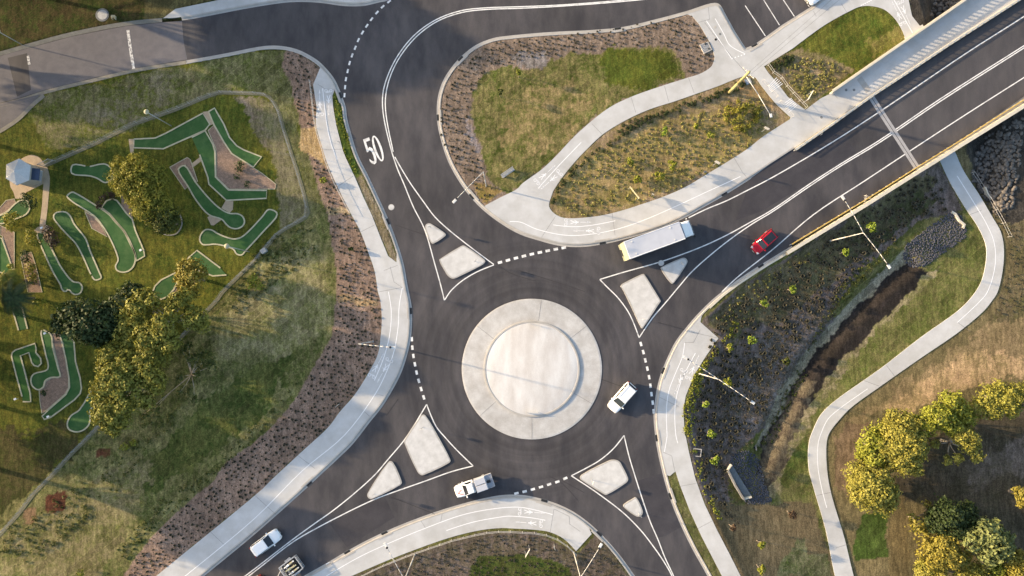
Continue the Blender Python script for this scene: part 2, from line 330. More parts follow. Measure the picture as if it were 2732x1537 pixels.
NEBED = smooth(c(1360, 380, 385, 570, 380, 620, 420, 680, 500, 725, 600, 735, 750, 725, 900, 705, 1100, 655, 1300, 590, 1500, 520, 1700, 430, 1900, 310, 2100, 190, 2300, 60) + c(2032, 0, 0, 1330, 270, 1155)) \
    + smooth(c(2032, 0, 275, 1135, 130, 1000, 0, 840) + c(1360, 0, 2360, 745, 2290, 735, 2200, 760, 2000, 840, 1800, 910, 1600, 980, 1350, 1060, 1130, 1160, 900, 1300, 740, 1449) + c(1360, 380, 620, 200, 500, 350, 420, 470))
NPATCH = c(2032, 0, 20, 645) + smooth(c(2032, 0, 300, 470, 600, 250, 850, 110, 950, 68, 1050, 62, 1180, 95, 1280, 180, 1350, 290, 1385, 375)) + c(2032, 0, 900, 700, 690, 880, 570, 950, 420, 1065, 250, 940, 160, 820, 60, 705)
RAMP_E = c(2032, 0, 20, 645, 60, 705, 160, 820, 250, 940, 420, 1065)
NGRASS = smooth(c(680, 0, 2536, 600, 2200, 720, 2110, 900, 2080, 1050, 2110, 1280, 2200, 1449) + c(680, 380, 2240, 350, 2400, 480, 2480, 470), 3) + LOOP_UP[10:] + []
NGRASS = c(680, 0, 2536, 600, 2200, 720, 2110, 900, 2080, 1050, 2110, 1280, 2200, 1449) + c(680, 380, 2240, 330, 2380, 470, 2450, 500, 2536, 450) + c(1360, 380, 120, 400, 300, 270, 440, 140, 570, 0) + c(1360, 0, 700, 1250, 950, 1050, 1170, 940, 1450, 840, 1690, 765,
    1640, 560, 1540, 455, 1300, 460, 1090, 470, 870, 505, 560, 530, 400, 570, 330, 690, 200, 660, 0, 630)
EPATH_OUT = c(1360, 760, 1840, 360, 2015, 515, 1900, 680, 1780, 870, 1700, 1070, 1675, 1200, 1690, 1449) + c(1360, 1137, 1700, 100, 1730, 250, 1790, 500, 1880, 750, 2000, 1000, 2120, 1230, 2230, 1449) + [(2030, 1660)]
EPATH_IN = c(1360, 1137, 1545, 480, 1600, 435, 1640, 560, 1740, 820, 1850, 1060, 2050, 1449) + [(1990, 1660)]
SPATH = [(790, 1640)] + smooth(c(680, 1137, 930, 1449, 1200, 1330, 1500, 1210, 1900, 1070, 2200, 1000, 2400, 982) + c(1360, 1137, 0, 985, 250, 1000, 380, 1020, 520, 1085, 640, 1205)) + c(1360, 1137, 790, 1040)
RP_L = smooth([(2462, 330)] + c(2032, 380, 1715, 160, 1800, 340, 1950, 600, 2100, 830, 2170, 1000, 2170, 1150, 2140, 1300) + c(2032, 760, 2110, 0, 2030, 120, 1900, 250, 1550, 500, 1150, 810, 700, 1130, 570, 1260, 500, 1400)
    + c(2032, 1137, 460, 150, 455, 400, 510, 620, 620, 1000, 710, 1449) + [(2270, 1680)])
RP_R = smooth([(2500, 310)] + c(2032, 380, 1860, 70, 1950, 270, 2100, 500, 2230, 720, 2310, 860, 2340, 1000, 2335, 1200, 2280, 1449) + c(2032, 760, 2230, 150, 2150, 250, 1900, 460, 1550, 700, 1150, 980, 850, 1200, 730, 1330)
    + c(2032, 1137, 700, 0, 640, 100, 625, 300, 660, 600, 800, 1080, 890, 1449) + [(2320, 1680)])
ROCK1 = c(2032, 380, 1370, 1050, 1400, 980, 1640, 800, 1850, 660, 1930, 700, 1980, 850, 1970, 920, 1700, 1110, 1560, 1210, 1430, 1200, 1380, 1150)
ROCK2 = c(1360, 1137, 2110, 400, 2150, 260, 2300, 230, 2400, 300, 2480, 600, 2536, 720, 2450, 750, 2290, 760)
ROCK3 = c(2032, 380, 2170, -60, 2110, 60, 2040, 230, 2050, 380, 2170, 520, 2300, 640, 2330, 700, 2440, 590, 2460, 420, 2490, 250, 2500, 60, 2536, -260)
ROCK3B = c(2032, 380, 2040, 290, 2120, 430, 2280, 660, 2320, 780, 2200, 640, 2040, 380)
ROCK4 = c(2032, 0, 1660, -60, 1650, 60, 1600, 200, 1690, 190, 1960, 30, 2040, -40)

# ground cover: (outline, albedo A, albedo B, softness of the edge in pixels)
g = lambda r, gg, b: (r, gg, b)
GOLF_A, GOLF_B = g(.052, .072, .011), g(.125, .118, .020)
ZONES = [
 ([(-3000, -3000), (6000, -3000), (6000, 6000), (-3000, 6000)], g(.075, .085, .020), g(.15, .13, .055), 1),
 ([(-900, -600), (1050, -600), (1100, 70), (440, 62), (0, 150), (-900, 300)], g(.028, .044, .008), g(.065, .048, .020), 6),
 (c(0, 0, 1390, -80, 1390, 200, 1580, 190, 1720, 80, 2160, -40), g(.12, .105, .045), g(.08, .07, .03), 3),
 ([(-900, 280), (770, 125), (812, 300), (812, 560), (760, 600), (560, 820), (300, 1130), (100, 1330), (-60, 1440), (-900, 2000)], GOLF_A, GOLF_B, 8),
 (c(0, 0, 450, 905, 1700, 650, 2500, 540, 2560, 900, 2100, 890, 900, 1400, 500, 1449, 250, 1100), g(.085, .10, .018), g(.19, .165, .085), 10),
 (c(0, 0, 900, 1050, 1300, 800, 1700, 700, 1650, 1000, 1450, 1150, 1100, 1250, 700, 1300), g(.11, .12, .02), g(.20, .17, .11), 14),
 (c(0, 0, 1820, 620, 2500, 500, 2800, 480, 3000, 900, 2600, 860, 2100, 860, 1900, 780), g(.085, .10, .022), g(.17, .155, .075), 8),
 (c(0, 0, 2250, 920, 2536, 960, 2700, 1250, 2680, 1600, 2500, 1350, 2380, 1050), g(.21, .165, .12), g(.13, .12, .05), 10),
 (c(680, 0, -20, 560, 280, 560, 370, 950, 430, 1150) + c(680, 380, 450, 0, 560, 250, 700, 700, 790, 1300, 740, 1449, 400, 1000, 515, 700, 470, 480, 330, 60) + c(680, 0, 230, 1080, 130, 930, 0, 900), g(.15, .14, .065), g(.085, .09, .025), 8),
 (c(680, 0, 60, 950, 170, 990, 240, 1180, 330, 1449) + c(680, 380, 400, 250, 480, 500, 500, 690, 300, 820, 240, 840, 220, 500, 200, 250, 130, 0), g(.19, .165, .10), g(.13, .125, .05), 8),
 # dry turf slope between the fence and the planted strip
 ([(905, 640), (905, 820), (880, 900), (800, 1030), (660, 1190), (500, 1340), (380, 1460), (300, 1620), (-300, 1900), (-300, 1480), (40, 1330), (190, 1220), (270, 1110), (420, 1020), (540, 880), (600, 790), (700, 700), (820, 590), (860, 560)], g(.21, .185, .078), g(.075, .088, .022), 8),
 ([(840, 640), (880, 720), (870, 860), (780, 960), (650, 930), (560, 960), (590, 830), (700, 720)], g(.25, .215, .11), g(.14, .14, .045), 22),
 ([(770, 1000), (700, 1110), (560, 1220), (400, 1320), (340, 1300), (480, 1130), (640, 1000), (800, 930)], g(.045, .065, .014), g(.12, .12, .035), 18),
 ([(330, 1440), (260, 1537), (0, 1537), (-30, 1450), (150, 1330), (300, 1250), (420, 1230)], g(.22, .18, .09), g(.11, .11, .032), 20),
 ([(-50, 1120), (70, 1160), (200, 1130), (250, 1150), (120, 1280), (0, 1390), (-50, 1400)], g(.042, .050, .012), g(.075, .062, .025), 22),
 (c(0, 1137, 430, 660, 640, 640, 620, 800, 450, 830), g(.115, .040, .022), g(.075, .035, .02), 6),
 (c(0, 1137, 210, 800, 350, 770, 330, 950, 250, 960), g(.21, .13, .07), g(.15, .10, .05), 6),
 (c(0, 1137, 930, 220, 1050, 210, 1050, 290, 930, 310), g(.12, .045, .025), g(.08, .05, .02), 8),
 (c(680, 380, 60, 1449, 300, 1350, 250, 1500, 60, 1500), g(.30, .24, .13), g(.2, .18, .06), 8),
 (BED_W, g(.275, .190, .140), g(.190, .132, .098), 2),
 (c(680, 0, 460, 1240, 600, 1230, 660, 1400, 700, 1620, 640, 1600, 560, 1500, 430, 1449), g(.46, .32, .17), g(.34, .23, .10), 5),  # bare straw mulch, its tan brightened to paint in sunlight on the slope
 (c(680, 380, 680, 620, 900, 640, 930, 700, 760, 720, 700, 700), g(.40, .29, .17), g(.24, .19, .1), 6),
 (c(680, 760, 780, 100, 1180, 130, 1180, 200, 900, 190, 800, 180), g(.34, .23, .12), g(.24, .17, .1), 8),
 (c(680, 0, 770, 870, 830, 1010, 880, 1200, 980, 1449) + c(680, 380, 1010, 330, 960, 330, 880, 130, 820, 0) + c(680, 0, 790, 1220, 755, 950), g(.050, .085, .014), g(.085, .10, .02), 2),
 (c(680, 380, 965, 330, 1030, 330, 1120, 480, 1250, 760, 1380, 1130, 1330, 1150, 1220, 930), g(.20, .165, .115), g(.15, .12, .06), 2),
 # north island
 ([(1160, 380), (1150, 250), (1220, 120), (1380, 80), (1850, 20), (1870, 60), (1910, 150), (1900, 180), (1500, 420), (1380, 510), (1290, 555), (1200, 470)], g(.240, .180, .135), g(.165, .125, .095), 2),
 (NGRASS, g(.065, .082, .016), g(.185, .155, .065), 9),
 ([(1380, 240), (1500, 215), (1600, 250), (1620, 280), (1560, 340), (1500, 390), (1420, 420), (1350, 400), (1330, 320)], g(.27, .20, .095), g(.09, .10, .024), 34),
 ([(1600, 140), (1790, 135), (1815, 200), (1700, 235), (1620, 225)], g(.055, .075, .012), g(.10, .105, .018), 14),
 (c(1360, 0, 0, 520, 380, 500, 340, 680, 200, 650, 60, 610), g(.24, .21, .20), g(.17, .15, .13), 10),
 (c(680, 0, 2060, 1080, 2090, 1250, 2200, 1500, 2130, 1480, 2040, 1300), g(.26, .22, .21), g(.17, .14, .13), 8),
 (c(680, 380, 2080, 390, 2220, 400, 2400, 480, 2230, 600, 2140, 500), g(.30, .19, .085), g(.17, .14, .035), 8),
 (NEBED, g(.27, .195, .125), g(.19, .15, .06), 2),
 (c(1360, 380, 430, 540, 560, 300, 800, 120) + c(1360, 0, 1000, 1400, 1300, 1230, 1700, 1110, 2100, 1040, 2400, 1000, 2536, 1400) + c(1360, 380, 1900, 280, 1300, 560, 700, 700, 470, 650), g(.30, .215, .105), g(.19, .16, .055), 6),
 (c(1360, 0, 2300, 800, 2440, 830, 2536, 940, 2536, 1050, 2300, 950, 2120, 900), g(.32, .20, .09), g(.20, .15, .07), 6),
 (NPATCH, g(.055, .080, .012), g(.12, .115, .022), 2),
 (c(2032, 0, 0, 620, 350, 470, 620, 540, 900, 680, 430, 1060, 200, 950), g(.23, .17, .105), g(.14, .125, .045), 5),
 (c(2032, 0, 980, 420, 1330, 240, 1390, 370, 1100, 560), g(.19, .15, .05), g(.12, .12, .025), 12),
 # bank east of the roundabout
 ([(1868, 859), (1960, 775), (2130, 668), (2446, 450), (2500, 424), (2530, 480), (2572, 560), (2450, 590), (2300, 720), (2200, 850), (2100, 990), (2040, 1140), (1960, 1210), (1940, 1300), (1960, 1420), (2020, 1560), (1990, 1600), (1850, 1270), (1824, 1100), (1916, 902)], g(.165, .130, .115), g(.085, .070, .055), 3),
 ([(1885, 855), (1970, 775), (2135, 672), (2440, 458), (2500, 480), (2400, 600), (2240, 730), (2080, 860), (2000, 870), (1960, 920)], g(.14, .115, .070), g(.080, .075, .032), 14),
 ([(2280, 600), (2440, 500), (2500, 540), (2380, 640), (2250, 720)], g(.055, .062, .024), g(.09, .075, .045), 14),
 ([(2085, 850), (2160, 800), (2240, 850), (2130, 980), (2060, 1120), (2000, 1160), (1930, 1120), (1980, 980)], g(.200, .165, .150), g(.085, .075, .050), 14),
 ([(1880, 1330), (1960, 1345), (2030, 1350), (2110, 1340), (2180, 1330), (2200, 1420), (2240, 1600), (2010, 1600), (1900, 1400)], g(.16, .115, .06), g(.11, .085, .045), 5),
 # grass between the ditch and the east path
 (RP_L[8:] + [(2200, 1640), (2100, 1640), (2080, 1400), (2050, 1300), (2100, 1180), (2180, 1030), (2300, 880), (2450, 740), (2560, 640), (2590, 600)], g(.085, .100, .024), g(.145, .130, .050), 3),
 ([(2450, 735), (2330, 840), (2200, 980), (2130, 1110), (2080, 1230), (2030, 1300), (2080, 1340), (2120, 1240), (2180, 1090), (2300, 930), (2400, 830), (2520, 700)], g(.24, .195, .115), g(.13, .125, .045), 14),
 ([(2036, 1290), (2060, 1350), (2100, 1340), (2170, 1340), (2230, 1537), (2250, 1640), (2010, 1640), (1990, 1420), (1990, 1350)], g(.175, .130, .070), g(.125, .098, .052), 4),
 (c(2032, 1137, 175, 560, 240, 350, 440, 60, 460, 420, 350, 460, 250, 620), g(.060, .085, .018), g(.10, .10, .03), 3),
 (c(2032, 1137, 340, 1090, 420, 1090, 450, 1240, 620, 1230, 700, 1449, 160, 1449, 180, 1320, 300, 1180), g(.06, .08, .02), g(.16, .15, .08), 4),
 # ditch: pale dry banks and darker bed
 ([(2420, 660), (2330, 740), (2230, 850), (2130, 960), (2070, 1060), (2020, 1190), (2060, 1200), (2110, 1090), (2170, 990), (2280, 880), (2370, 790), (2430, 730)], g(.27, .235, .165), g(.17, .155, .10), 5),
 ([(2435, 690), (2360, 748), (2270, 832), (2178, 935), (2105, 1048), (2040, 1170), (2015, 1260), (2040, 1270), (2095, 1190), (2160, 1080), (2240, 970), (2330, 880), (2412, 798), (2475, 728)], g(.032, .026, .023), g(.018, .016, .014), 8),
 ([(2140, 1000), (2090, 1080), (2040, 1190), (2020, 1290), (2050, 1320), (2090, 1240), (2130, 1130), (2190, 1020)], g(.055, .043, .032), g(.12, .10, .065), 10),
 # right of the east path
 (RP_R[4:] + [(2420, 1700), (6000, 1700), (6000, -600), (2900, 100), (2560, 380)], g(.165, .130, .065), g(.115, .095, .045), 3),
 ([(2560, 380), (2600, 430), (2620, 500), (2690, 600), (2700, 720), (2640, 850), (2690, 870), (2900, 820), (2900, 200)], g(.135, .105, .060), g(.095, .085, .035), 8),
 ([(2640, 860), (2560, 920), (2400, 1030), (2290, 1110), (2260, 1150), (2420, 1070), (2560, 1000), (2732, 960), (2900, 960), (2900, 830)], g(.24, .175, .095), g(.17, .13, .065), 20),
 (c(2032, 760, 1850, 720, 2300, 620, 2536, 740, 2700, 900, 2300, 900, 1750, 1080, 1300, 1280, 1150, 1200, 1500, 950), g(.44, .30, .17), g(.24, .18, .085), 18),
 ([(2226, 1170), (2260, 1130), (2330, 1130), (2280, 1250), (2270, 1330), (2230, 1300)], g(.20, .14, .085), g(.15, .105, .06), 8),
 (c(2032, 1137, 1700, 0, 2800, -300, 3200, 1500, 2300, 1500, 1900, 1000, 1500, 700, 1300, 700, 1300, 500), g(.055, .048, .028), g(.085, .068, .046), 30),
 (c(2032, 1137, 2000, 350, 2536, 100, 2700, 400, 2400, 480, 2000, 600), g(.15, .12, .10), g(.09, .075, .05), 20),
 (c(2032, 1137, 970, 840, 1215, 820, 1200, 1060, 1220, 1260, 900, 1310, 870, 1180, 940, 980), g(.040, .065, .012), g(.06, .085, .02), 3),
 (c(2032, 1137, 1000, 700, 1400, 700, 1430, 1500, 1230, 1500, 1225, 830), g(.16, .12, .055), g(.11, .085, .04), 8),
 # creek
 ([(2580, 380), (2600, 500), (2680, 600), (2900, 560), (2900, -100), (2600, -300), (2430, -60), (2430, 60), (2470, 110), (2600, 200), (2640, 330)], g(.060, .052, .042), g(.035, .032, .028), 10),
 # bed in the south island
 ([(900, 1700), (940, 1537), (1100, 1475), (1290, 1418), (1430, 1418), (1540, 1475), (1590, 1425), (1640, 1480), (1690, 1560), (1740, 1700)], g(.135, .105, .088), g(.080, .068, .040), 3),
 (c(1360, 1137, -300, 1250, 150, 1240, 430, 1300, 590, 1370, 600, 1450, 500, 1600, -400, 1600) , g(.040, .060, .012), g(.06, .065, .02), 5),
 (c(680, 1137, 2100, 1320, 2536, 1230, 2700, 1600, 2000, 1600), g(.040, .060, .012), g(.06, .065, .02), 5),
 (c(1360, 1137, 1545, 480, 1600, 435, 1640, 560, 1740, 820, 1850, 1060, 2050, 1449, 1950, 1449, 1760, 1130, 1600, 700), g(.13, .115, .055), g(.075, .085, .025), 2),
]

def axis(lo, hi, step, far):
    core = list(np.arange(lo, hi + 1e-6, step)); a = []; s = step; v = lo
    while v > -far: s *= 1.5; v -= s; a.append(v)
    b = []; s = step; v = core[-1]
    while v < far: s *= 1.5; v += s; b.append(v)
    return np.array(a[::-1] + core + b)
def fnoise(X, Y, s, seed):
    r = np.random.default_rng(seed); o = np.zeros(X.shape)
    for k in range(7):
        a = r.uniform(0, 6.28); f = s * r.uniform(.6, 1.9); o += np.sin((X * math.cos(a) + Y * math.sin(a)) * f + r.uniform(0, 6.28) + 1.6 * np.sin((X * math.sin(a) - Y * math.cos(a)) * f * .7 + k))
    return o / 4.0
def build_ground():
    xs = axis(-82, 88, .25, 4200); ys = axis(-47, 49, .25, 4200)
    X, Y = np.meshgrid(xs, ys); sh = X.shape
    Z = Hfun(X, Y)
    PX, PY = project(X, Y, 0.0)
    inn = inside(PX, PY, ROAD)
    near = (np.abs(X) < 90) & (np.abs(Y) < 55)
    db = np.full(sh, 99.0)
    for Kc in (K1, K2, K3, K4, K5):
        wv = [U(p[0], p[1])[:2] for p in Kc]
        db[near] = np.minimum(db[near], dist(X[near], Y[near], wv))
    road = np.where(inn, 1.0, 0.0); road[(~inn) & (db < .42)] = 1
    Z = np.where(road > 0, np.minimum(Z, -.22), Z)
    # soft lie of the land where nothing is laid on it
    Z = Z + np.where((road == 0) & (db > 1.2), .012 * fnoise(X, Y, .9, 3), 0)
    Px, Py = project(X, Y, np.maximum(Z, -9))
    A = np.zeros(sh + (3,)); B = np.zeros(sh + (3,))
    n1 = fnoise(X, Y, 1.1, 5); n2 = fnoise(X, Y, 1.1, 6); n3 = fnoise(X, Y, 4.0, 8); n4 = fnoise(X, Y, 4.0, 9)
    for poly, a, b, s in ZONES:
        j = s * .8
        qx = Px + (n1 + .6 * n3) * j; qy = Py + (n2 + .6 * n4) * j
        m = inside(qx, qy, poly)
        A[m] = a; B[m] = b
    mean = A + B; turfm = ((mean[..., 1] / np.maximum(mean[..., 0], 1e-4) > .86) & (Px > -200)).astype(float); turfm[inside(Px, Py, [(-900, 280), (700, 250), (790, 420), (780, 600), (560, 820), (300, 1130), (100, 1330), (-900, 2000)])] = 0
    V = np.stack([X, Y, Z], -1).reshape(-1, 3)
    ny, nx = sh; i = np.arange(ny * nx).reshape(sh)
    Q = np.stack([i[:-1, :-1], i[:-1, 1:], i[1:, 1:], i[1:, :-1]], -1).reshape(-1, 4)
    o = npmesh('ground', V, Q); me = o.data
    me.polygons.foreach_set('use_smooth', [True] * len(me.polygons))
    for nm, arr in (('cover_a', A), ('cover_b', B)):
        at = me.attributes.new(nm, 'FLOAT_COLOR', 'POINT')
        at.data.foreach_set('color', np.concatenate([arr.reshape(-1, 3), turfm.reshape(-1, 1)], 1).astype(np.float32).ravel())
    m = bpy.data.materials.new('ground_cover'); m.use_nodes = True; nt = m.node_tree; N = nt.nodes; L = nt.links; bs = N['Principled BSDF']
    bs.inputs['Roughness'].default_value = .95; bs.inputs['Specular IOR Level'].default_value = .1
    tc = N.new('ShaderNodeTexCoord')
    def noise(sc, det, rgh=.6, rot=None):
        n = N.new('ShaderNodeTexNoise'); n.inputs['Scale'].default_value = sc; n.inputs['Detail'].default_value = det; n.inputs['Roughness'].default_value = rgh
        if rot:
            mp = N.new('ShaderNodeMapping'); mp.inputs['Rotation'].default_value = (0, 0, rot[0]); mp.inputs['Scale'].default_value = rot[1]; L.new(tc.outputs['Object'], mp.inputs[0]); L.new(mp.outputs[0], n.inputs['Vector'])
        else: L.new(tc.outputs['Object'], n.inputs['Vector'])
        return n.outputs[0]
    def rng_(src, a, b_, c_, d): 
        r = N.new('ShaderNodeMapRange'); r.inputs[1].default_value = a; r.inputs[2].default_value = b_; r.inputs[3].default_value = c_; r.inputs[4].default_value = d; L.new(src, r.inputs[0]); return r.outputs[0]
    def math_(op, a, b_):
        q = N.new('ShaderNodeMath'); q.operation = op
        for k, v in enumerate((a, b_)):
            if isinstance(v, (int, float)): q.inputs[k].default_value = v
            else: L.new(v, q.inputs[k])
        return q.outputs[0]
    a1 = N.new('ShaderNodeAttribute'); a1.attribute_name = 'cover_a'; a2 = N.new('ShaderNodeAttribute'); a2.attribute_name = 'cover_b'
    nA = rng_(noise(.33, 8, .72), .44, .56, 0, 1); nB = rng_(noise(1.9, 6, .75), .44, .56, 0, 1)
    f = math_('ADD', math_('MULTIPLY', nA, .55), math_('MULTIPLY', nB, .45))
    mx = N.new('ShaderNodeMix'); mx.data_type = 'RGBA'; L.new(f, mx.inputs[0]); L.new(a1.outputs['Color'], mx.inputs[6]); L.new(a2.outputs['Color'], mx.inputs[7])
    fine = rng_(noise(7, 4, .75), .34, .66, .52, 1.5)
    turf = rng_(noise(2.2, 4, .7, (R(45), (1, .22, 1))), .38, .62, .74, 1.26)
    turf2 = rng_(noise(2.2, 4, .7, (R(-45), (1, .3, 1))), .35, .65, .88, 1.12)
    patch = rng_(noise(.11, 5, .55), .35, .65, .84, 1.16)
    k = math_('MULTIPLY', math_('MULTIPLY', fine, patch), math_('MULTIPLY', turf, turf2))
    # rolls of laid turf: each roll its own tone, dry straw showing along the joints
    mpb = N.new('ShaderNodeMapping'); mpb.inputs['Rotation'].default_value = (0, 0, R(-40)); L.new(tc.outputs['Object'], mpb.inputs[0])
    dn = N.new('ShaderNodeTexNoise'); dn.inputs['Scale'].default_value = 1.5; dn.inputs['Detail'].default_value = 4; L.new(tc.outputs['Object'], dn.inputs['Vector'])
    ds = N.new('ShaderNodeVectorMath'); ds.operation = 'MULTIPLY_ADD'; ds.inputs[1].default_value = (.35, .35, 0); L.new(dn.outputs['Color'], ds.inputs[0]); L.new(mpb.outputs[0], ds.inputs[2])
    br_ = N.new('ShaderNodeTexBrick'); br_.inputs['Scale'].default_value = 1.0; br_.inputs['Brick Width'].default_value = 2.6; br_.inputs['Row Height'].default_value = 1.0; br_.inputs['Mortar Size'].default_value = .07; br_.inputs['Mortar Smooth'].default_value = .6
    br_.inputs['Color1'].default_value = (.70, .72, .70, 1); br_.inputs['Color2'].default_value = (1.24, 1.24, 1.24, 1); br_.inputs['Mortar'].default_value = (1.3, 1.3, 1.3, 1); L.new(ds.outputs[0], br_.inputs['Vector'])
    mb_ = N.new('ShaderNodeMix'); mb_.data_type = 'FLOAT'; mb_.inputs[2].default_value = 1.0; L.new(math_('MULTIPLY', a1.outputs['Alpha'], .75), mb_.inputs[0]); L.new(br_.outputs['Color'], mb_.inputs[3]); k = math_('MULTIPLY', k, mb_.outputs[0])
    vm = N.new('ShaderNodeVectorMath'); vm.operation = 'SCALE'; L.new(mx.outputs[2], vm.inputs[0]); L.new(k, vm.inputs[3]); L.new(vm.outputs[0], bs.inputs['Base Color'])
    bp = N.new('ShaderNodeBump'); bp.inputs['Distance'].default_value = .05; bp.inputs['Strength'].default_value = .8; L.new(noise(5, 5, .7), bp.inputs['Height']); L.new(bp.outputs[0], bs.inputs['Normal'])
    me.materials.append(m); tag(o, kind='structure')
build_ground()

# ------------------------------------------------------------------ roads
def S(mb, name, m): return tag(mb.build(name, m), kind='structure')
rd = MB().slab(W(ROAD), .010, -.02); S(rd, 'road', M['asphalt'])
deckpoly = [(2388, 486), (2330, 255)] + [(2537, 119), (2732, -6), (2960, -165), (2960, 100), (2732, 257)] + c(2032, 380, 1900, 0, 1500, 250) 
S(MB().slab(W([(2333, 262), (2396, 219), (2537, 125.5), (2732, .5), (2950, -150), (2950, 100), (2732, 250), (2552, 374), (2440, 447)]), .014, None), 'road', M['asphalt_deck'])
oldp = [(-320, 217)] + c(0, 0, 0, 543, 250, 473, 700, 353, 1220, 253, 1570, 218, 1758, 205, 1775, 400, 1810, 575, 1300, 660, 900, 755, 450, 865, 200, 945, 0, 995) + [(-320, 336)]
S(MB().slab(W(oldp), .014, None), 'road', M['asphalt_old'])
side = [(-320, 345)] + c(0, 0, 0, 1005, 200, 960, 400, 915, 330, 985, 180, 1140, 20, 1270, 0, 1285) + [(-320, 600)]
S(MB().slab(W(side), .115, .0), 'side_road', M['asphalt_old'])
for q, k in ((c(0, 0, 75, 560, 270, 520, 300, 870, 170, 940), 'asphalt'),
             (c(1360, 1137, 1230, 530, 1465, 455, 1665, 985, 1505, 1060, 1420, 1085), 'asphalt_new'),
             (c(1360, 380, 1250, 1098, 1640, 960, 2380, 690, 2700, 900, 2536, 1000, 2100, 1365), 'asphalt_dark'),
             (c(1360, 1137, 740, 880, 1050, 650, 1400, 1100, 1210, 1170, 900, 1250), 'asphalt_dark'),
             (c(680, 1137, 560, 690, 1100, 480, 1300, 760, 1360, 930, 900, 1175, 730, 960), 'asphalt_dark'),
             (c(2032, 0, 730, 1190, 870, 1449, 900, 1480, 440, 1700, -300, 1640, 600, 1230), 'asphalt_new'),
             (c(2032, 380, 880, 0, 1150, 430, 680, 700, 430, 300), 'asphalt')):
    pass
S(MB().slab(W(c(0, 0, 75, 560, 262, 515, 300, 870, 165, 935)), .018, None), 'road_patch', M['asphalt'])
S(MB().slab(W(c(1360, 1137, 1230, 530, 1460, 458, 1650, 980, 1505, 1060, 1425, 1080)), .018, None), 'road_patch', M['asphalt_new'])
S(MB().slab(W(c(2032, 0, 735, 1192, 905, 1470, 300, 1860, 0, 2040, -250, 2130, -100, 1720, 200, 1500)), .018, None), 'road_patch', M['asphalt_new'])
S(MB().slab(W(c(680, 1137, 725, 945, 1255, 680, 1350, 880, 890, 1170)), .018, None), 'road_patch', M['asphalt_new'])
S(MB().slab(W(c(1360, 0, 2120, 180, 2060, 20, 2000, -30, 3000, -700) + [(2240, -60), (2186, -4), (2162, 14), (2087, 61)] + c(1360, 0, 2480, 345, 2360, 425, 2290, 455)), .014, None), 'car_park_asphalt', M['asphalt_old' if 0 else 'asphalt'])

# kerbs with gutters: swept along each traced edge, road on the left of the line
def kerb(line, name='kerb', sgn=-1, m='kerb', prof=((0, .016), (.30, .012), (.34, .13), (.52, .140), (.56, .0))):
    p = np.array([U(q[0], q[1])[:2] for q in line]); keep = [0]
    for i in range(1, len(p)):
        if np.hypot(*(p[i] - p[keep[-1]])) > .12: keep.append(i)
    p = p[keep]
    return S(MB().profile(p, [(sgn * o, z) for o, z in prof]), name, M[m])
def cut(line, a, b):
    P = np.array(line); ia = int(np.argmin(np.hypot(P[:, 0] - a[0], P[:, 1] - a[1]))); ib = int(np.argmin(np.hypot(P[:, 0] - b[0], P[:, 1] - b[1])))
    return line[min(ia, ib):max(ia, ib) + 1]
flat = ((0, .022), (.55, .12), (.57, .0))
kerb(cut(K2, (-320, 340), (497, 161)), 'kerb', m='kerb_old', prof=flat)
kerb(cut(K2, (497, 161), (400, 1660)))
kerb(K3)
kerb(K4a and smooth(K4a))
kerb(cut(K5, (2123, 400), (2290, -75)))
kerb(cut(K1, (-320, 215), (433, 59)), 'kerb', sgn=1, m='kerb_old', prof=flat)
kerb(cut(K1, (486, 55), (1130, -150)), sgn=1)

# paths
def off_px(line, d):
    P = np.array([U(q[0], q[1])[:2] for q in line]); o = offset(P, d); return [tuple(q) for q in o]
def slab(name, loop, m, z=.13, z0=-.05, holes=()): return S(MB().slab(loop, z, z0, holes), name, m)
kk = cut(K2, (855, 166), (400, 1660)); 
a1 = off_px(cut(K2, (858, 170), (906, 240)), -.5)
a2 = off_px(cut(K2, (1066, 668), (400, 1660)), -.5)
slab('footpath', a1 + W(PATHW_IN) + a2 + W(PATHW_OUT[::-1]), M['concrete'])
# north path and plaza with the loop, round the north-east bed
kn = off_px(cut(K5, (2333, 252), (1288, 560)), -.5)
slab('footpath', W([(1295, 549)] + LOOP_UP) + off_px(cut(K5, (1829, 30), (2290, -75)), -.5) + W([(2380, -130), (2436, -60), (2422.6, 0), (2432, 44), (2454, 74), (2470, 112)] + NPATCH[::-1][-0:] [:0])
     + W(NPATCH[1:-6][::-1][0:0]) + W([(2414, 103)] + NPATCH[1:-8][::-1]) + W(RAMP_E) + W([(2189, 262), (2222, 246), (2400, 118), (2576, -2), (2760, -130), (2950, -190)]) + off_px(K5[:6], -.5) + kn, M['concrete'], holes=[W(NEBED)]) if 0 else None
nout = W([(1295, 549)] + LOOP_UP) + off_px(cut(K5, (1829, 30), (2290, -75)), -.5) + W([(2380, -130), (2436, -60), (2422.6, 0), (2432, 44), (2456, 74), (2450, 84), (2418, 107)])
i0 = int(np.argmin([abs(p[0] - 2414) + abs(p[1] - 103.5) for p in NPATCH]))
nout += W(NPATCH[:i0 + 1][::-1]) + W(RAMP_E[1:]) + W([(2189, 263), (2223, 247)]) + W([(2578, 0), (2760, -125), (2950, -250)]) + off_px([(2960, -165), (2732, -6), (2537, 119), (2396, 212.5), (2333, 252.6), (2210, 340), (2123, 400)], -.3)
nout += off_px(cut(K5, (2060, 441), (1288, 560)), -.5)
slab('footpath', nout, M['concrete'], holes=[W(NEBED)])
slab('footpath', W([(2411, 100), (2450, 72), (2460, 66), (2474, 92), (2425, 130)])[::-1], M['concrete'], .118)
slab('footpath', off_px(cut(K4, (1772, 1270), (1868, 832)), -.5) + W(EPATH_OUT + EPATH_IN[::-1]), M['concrete'])
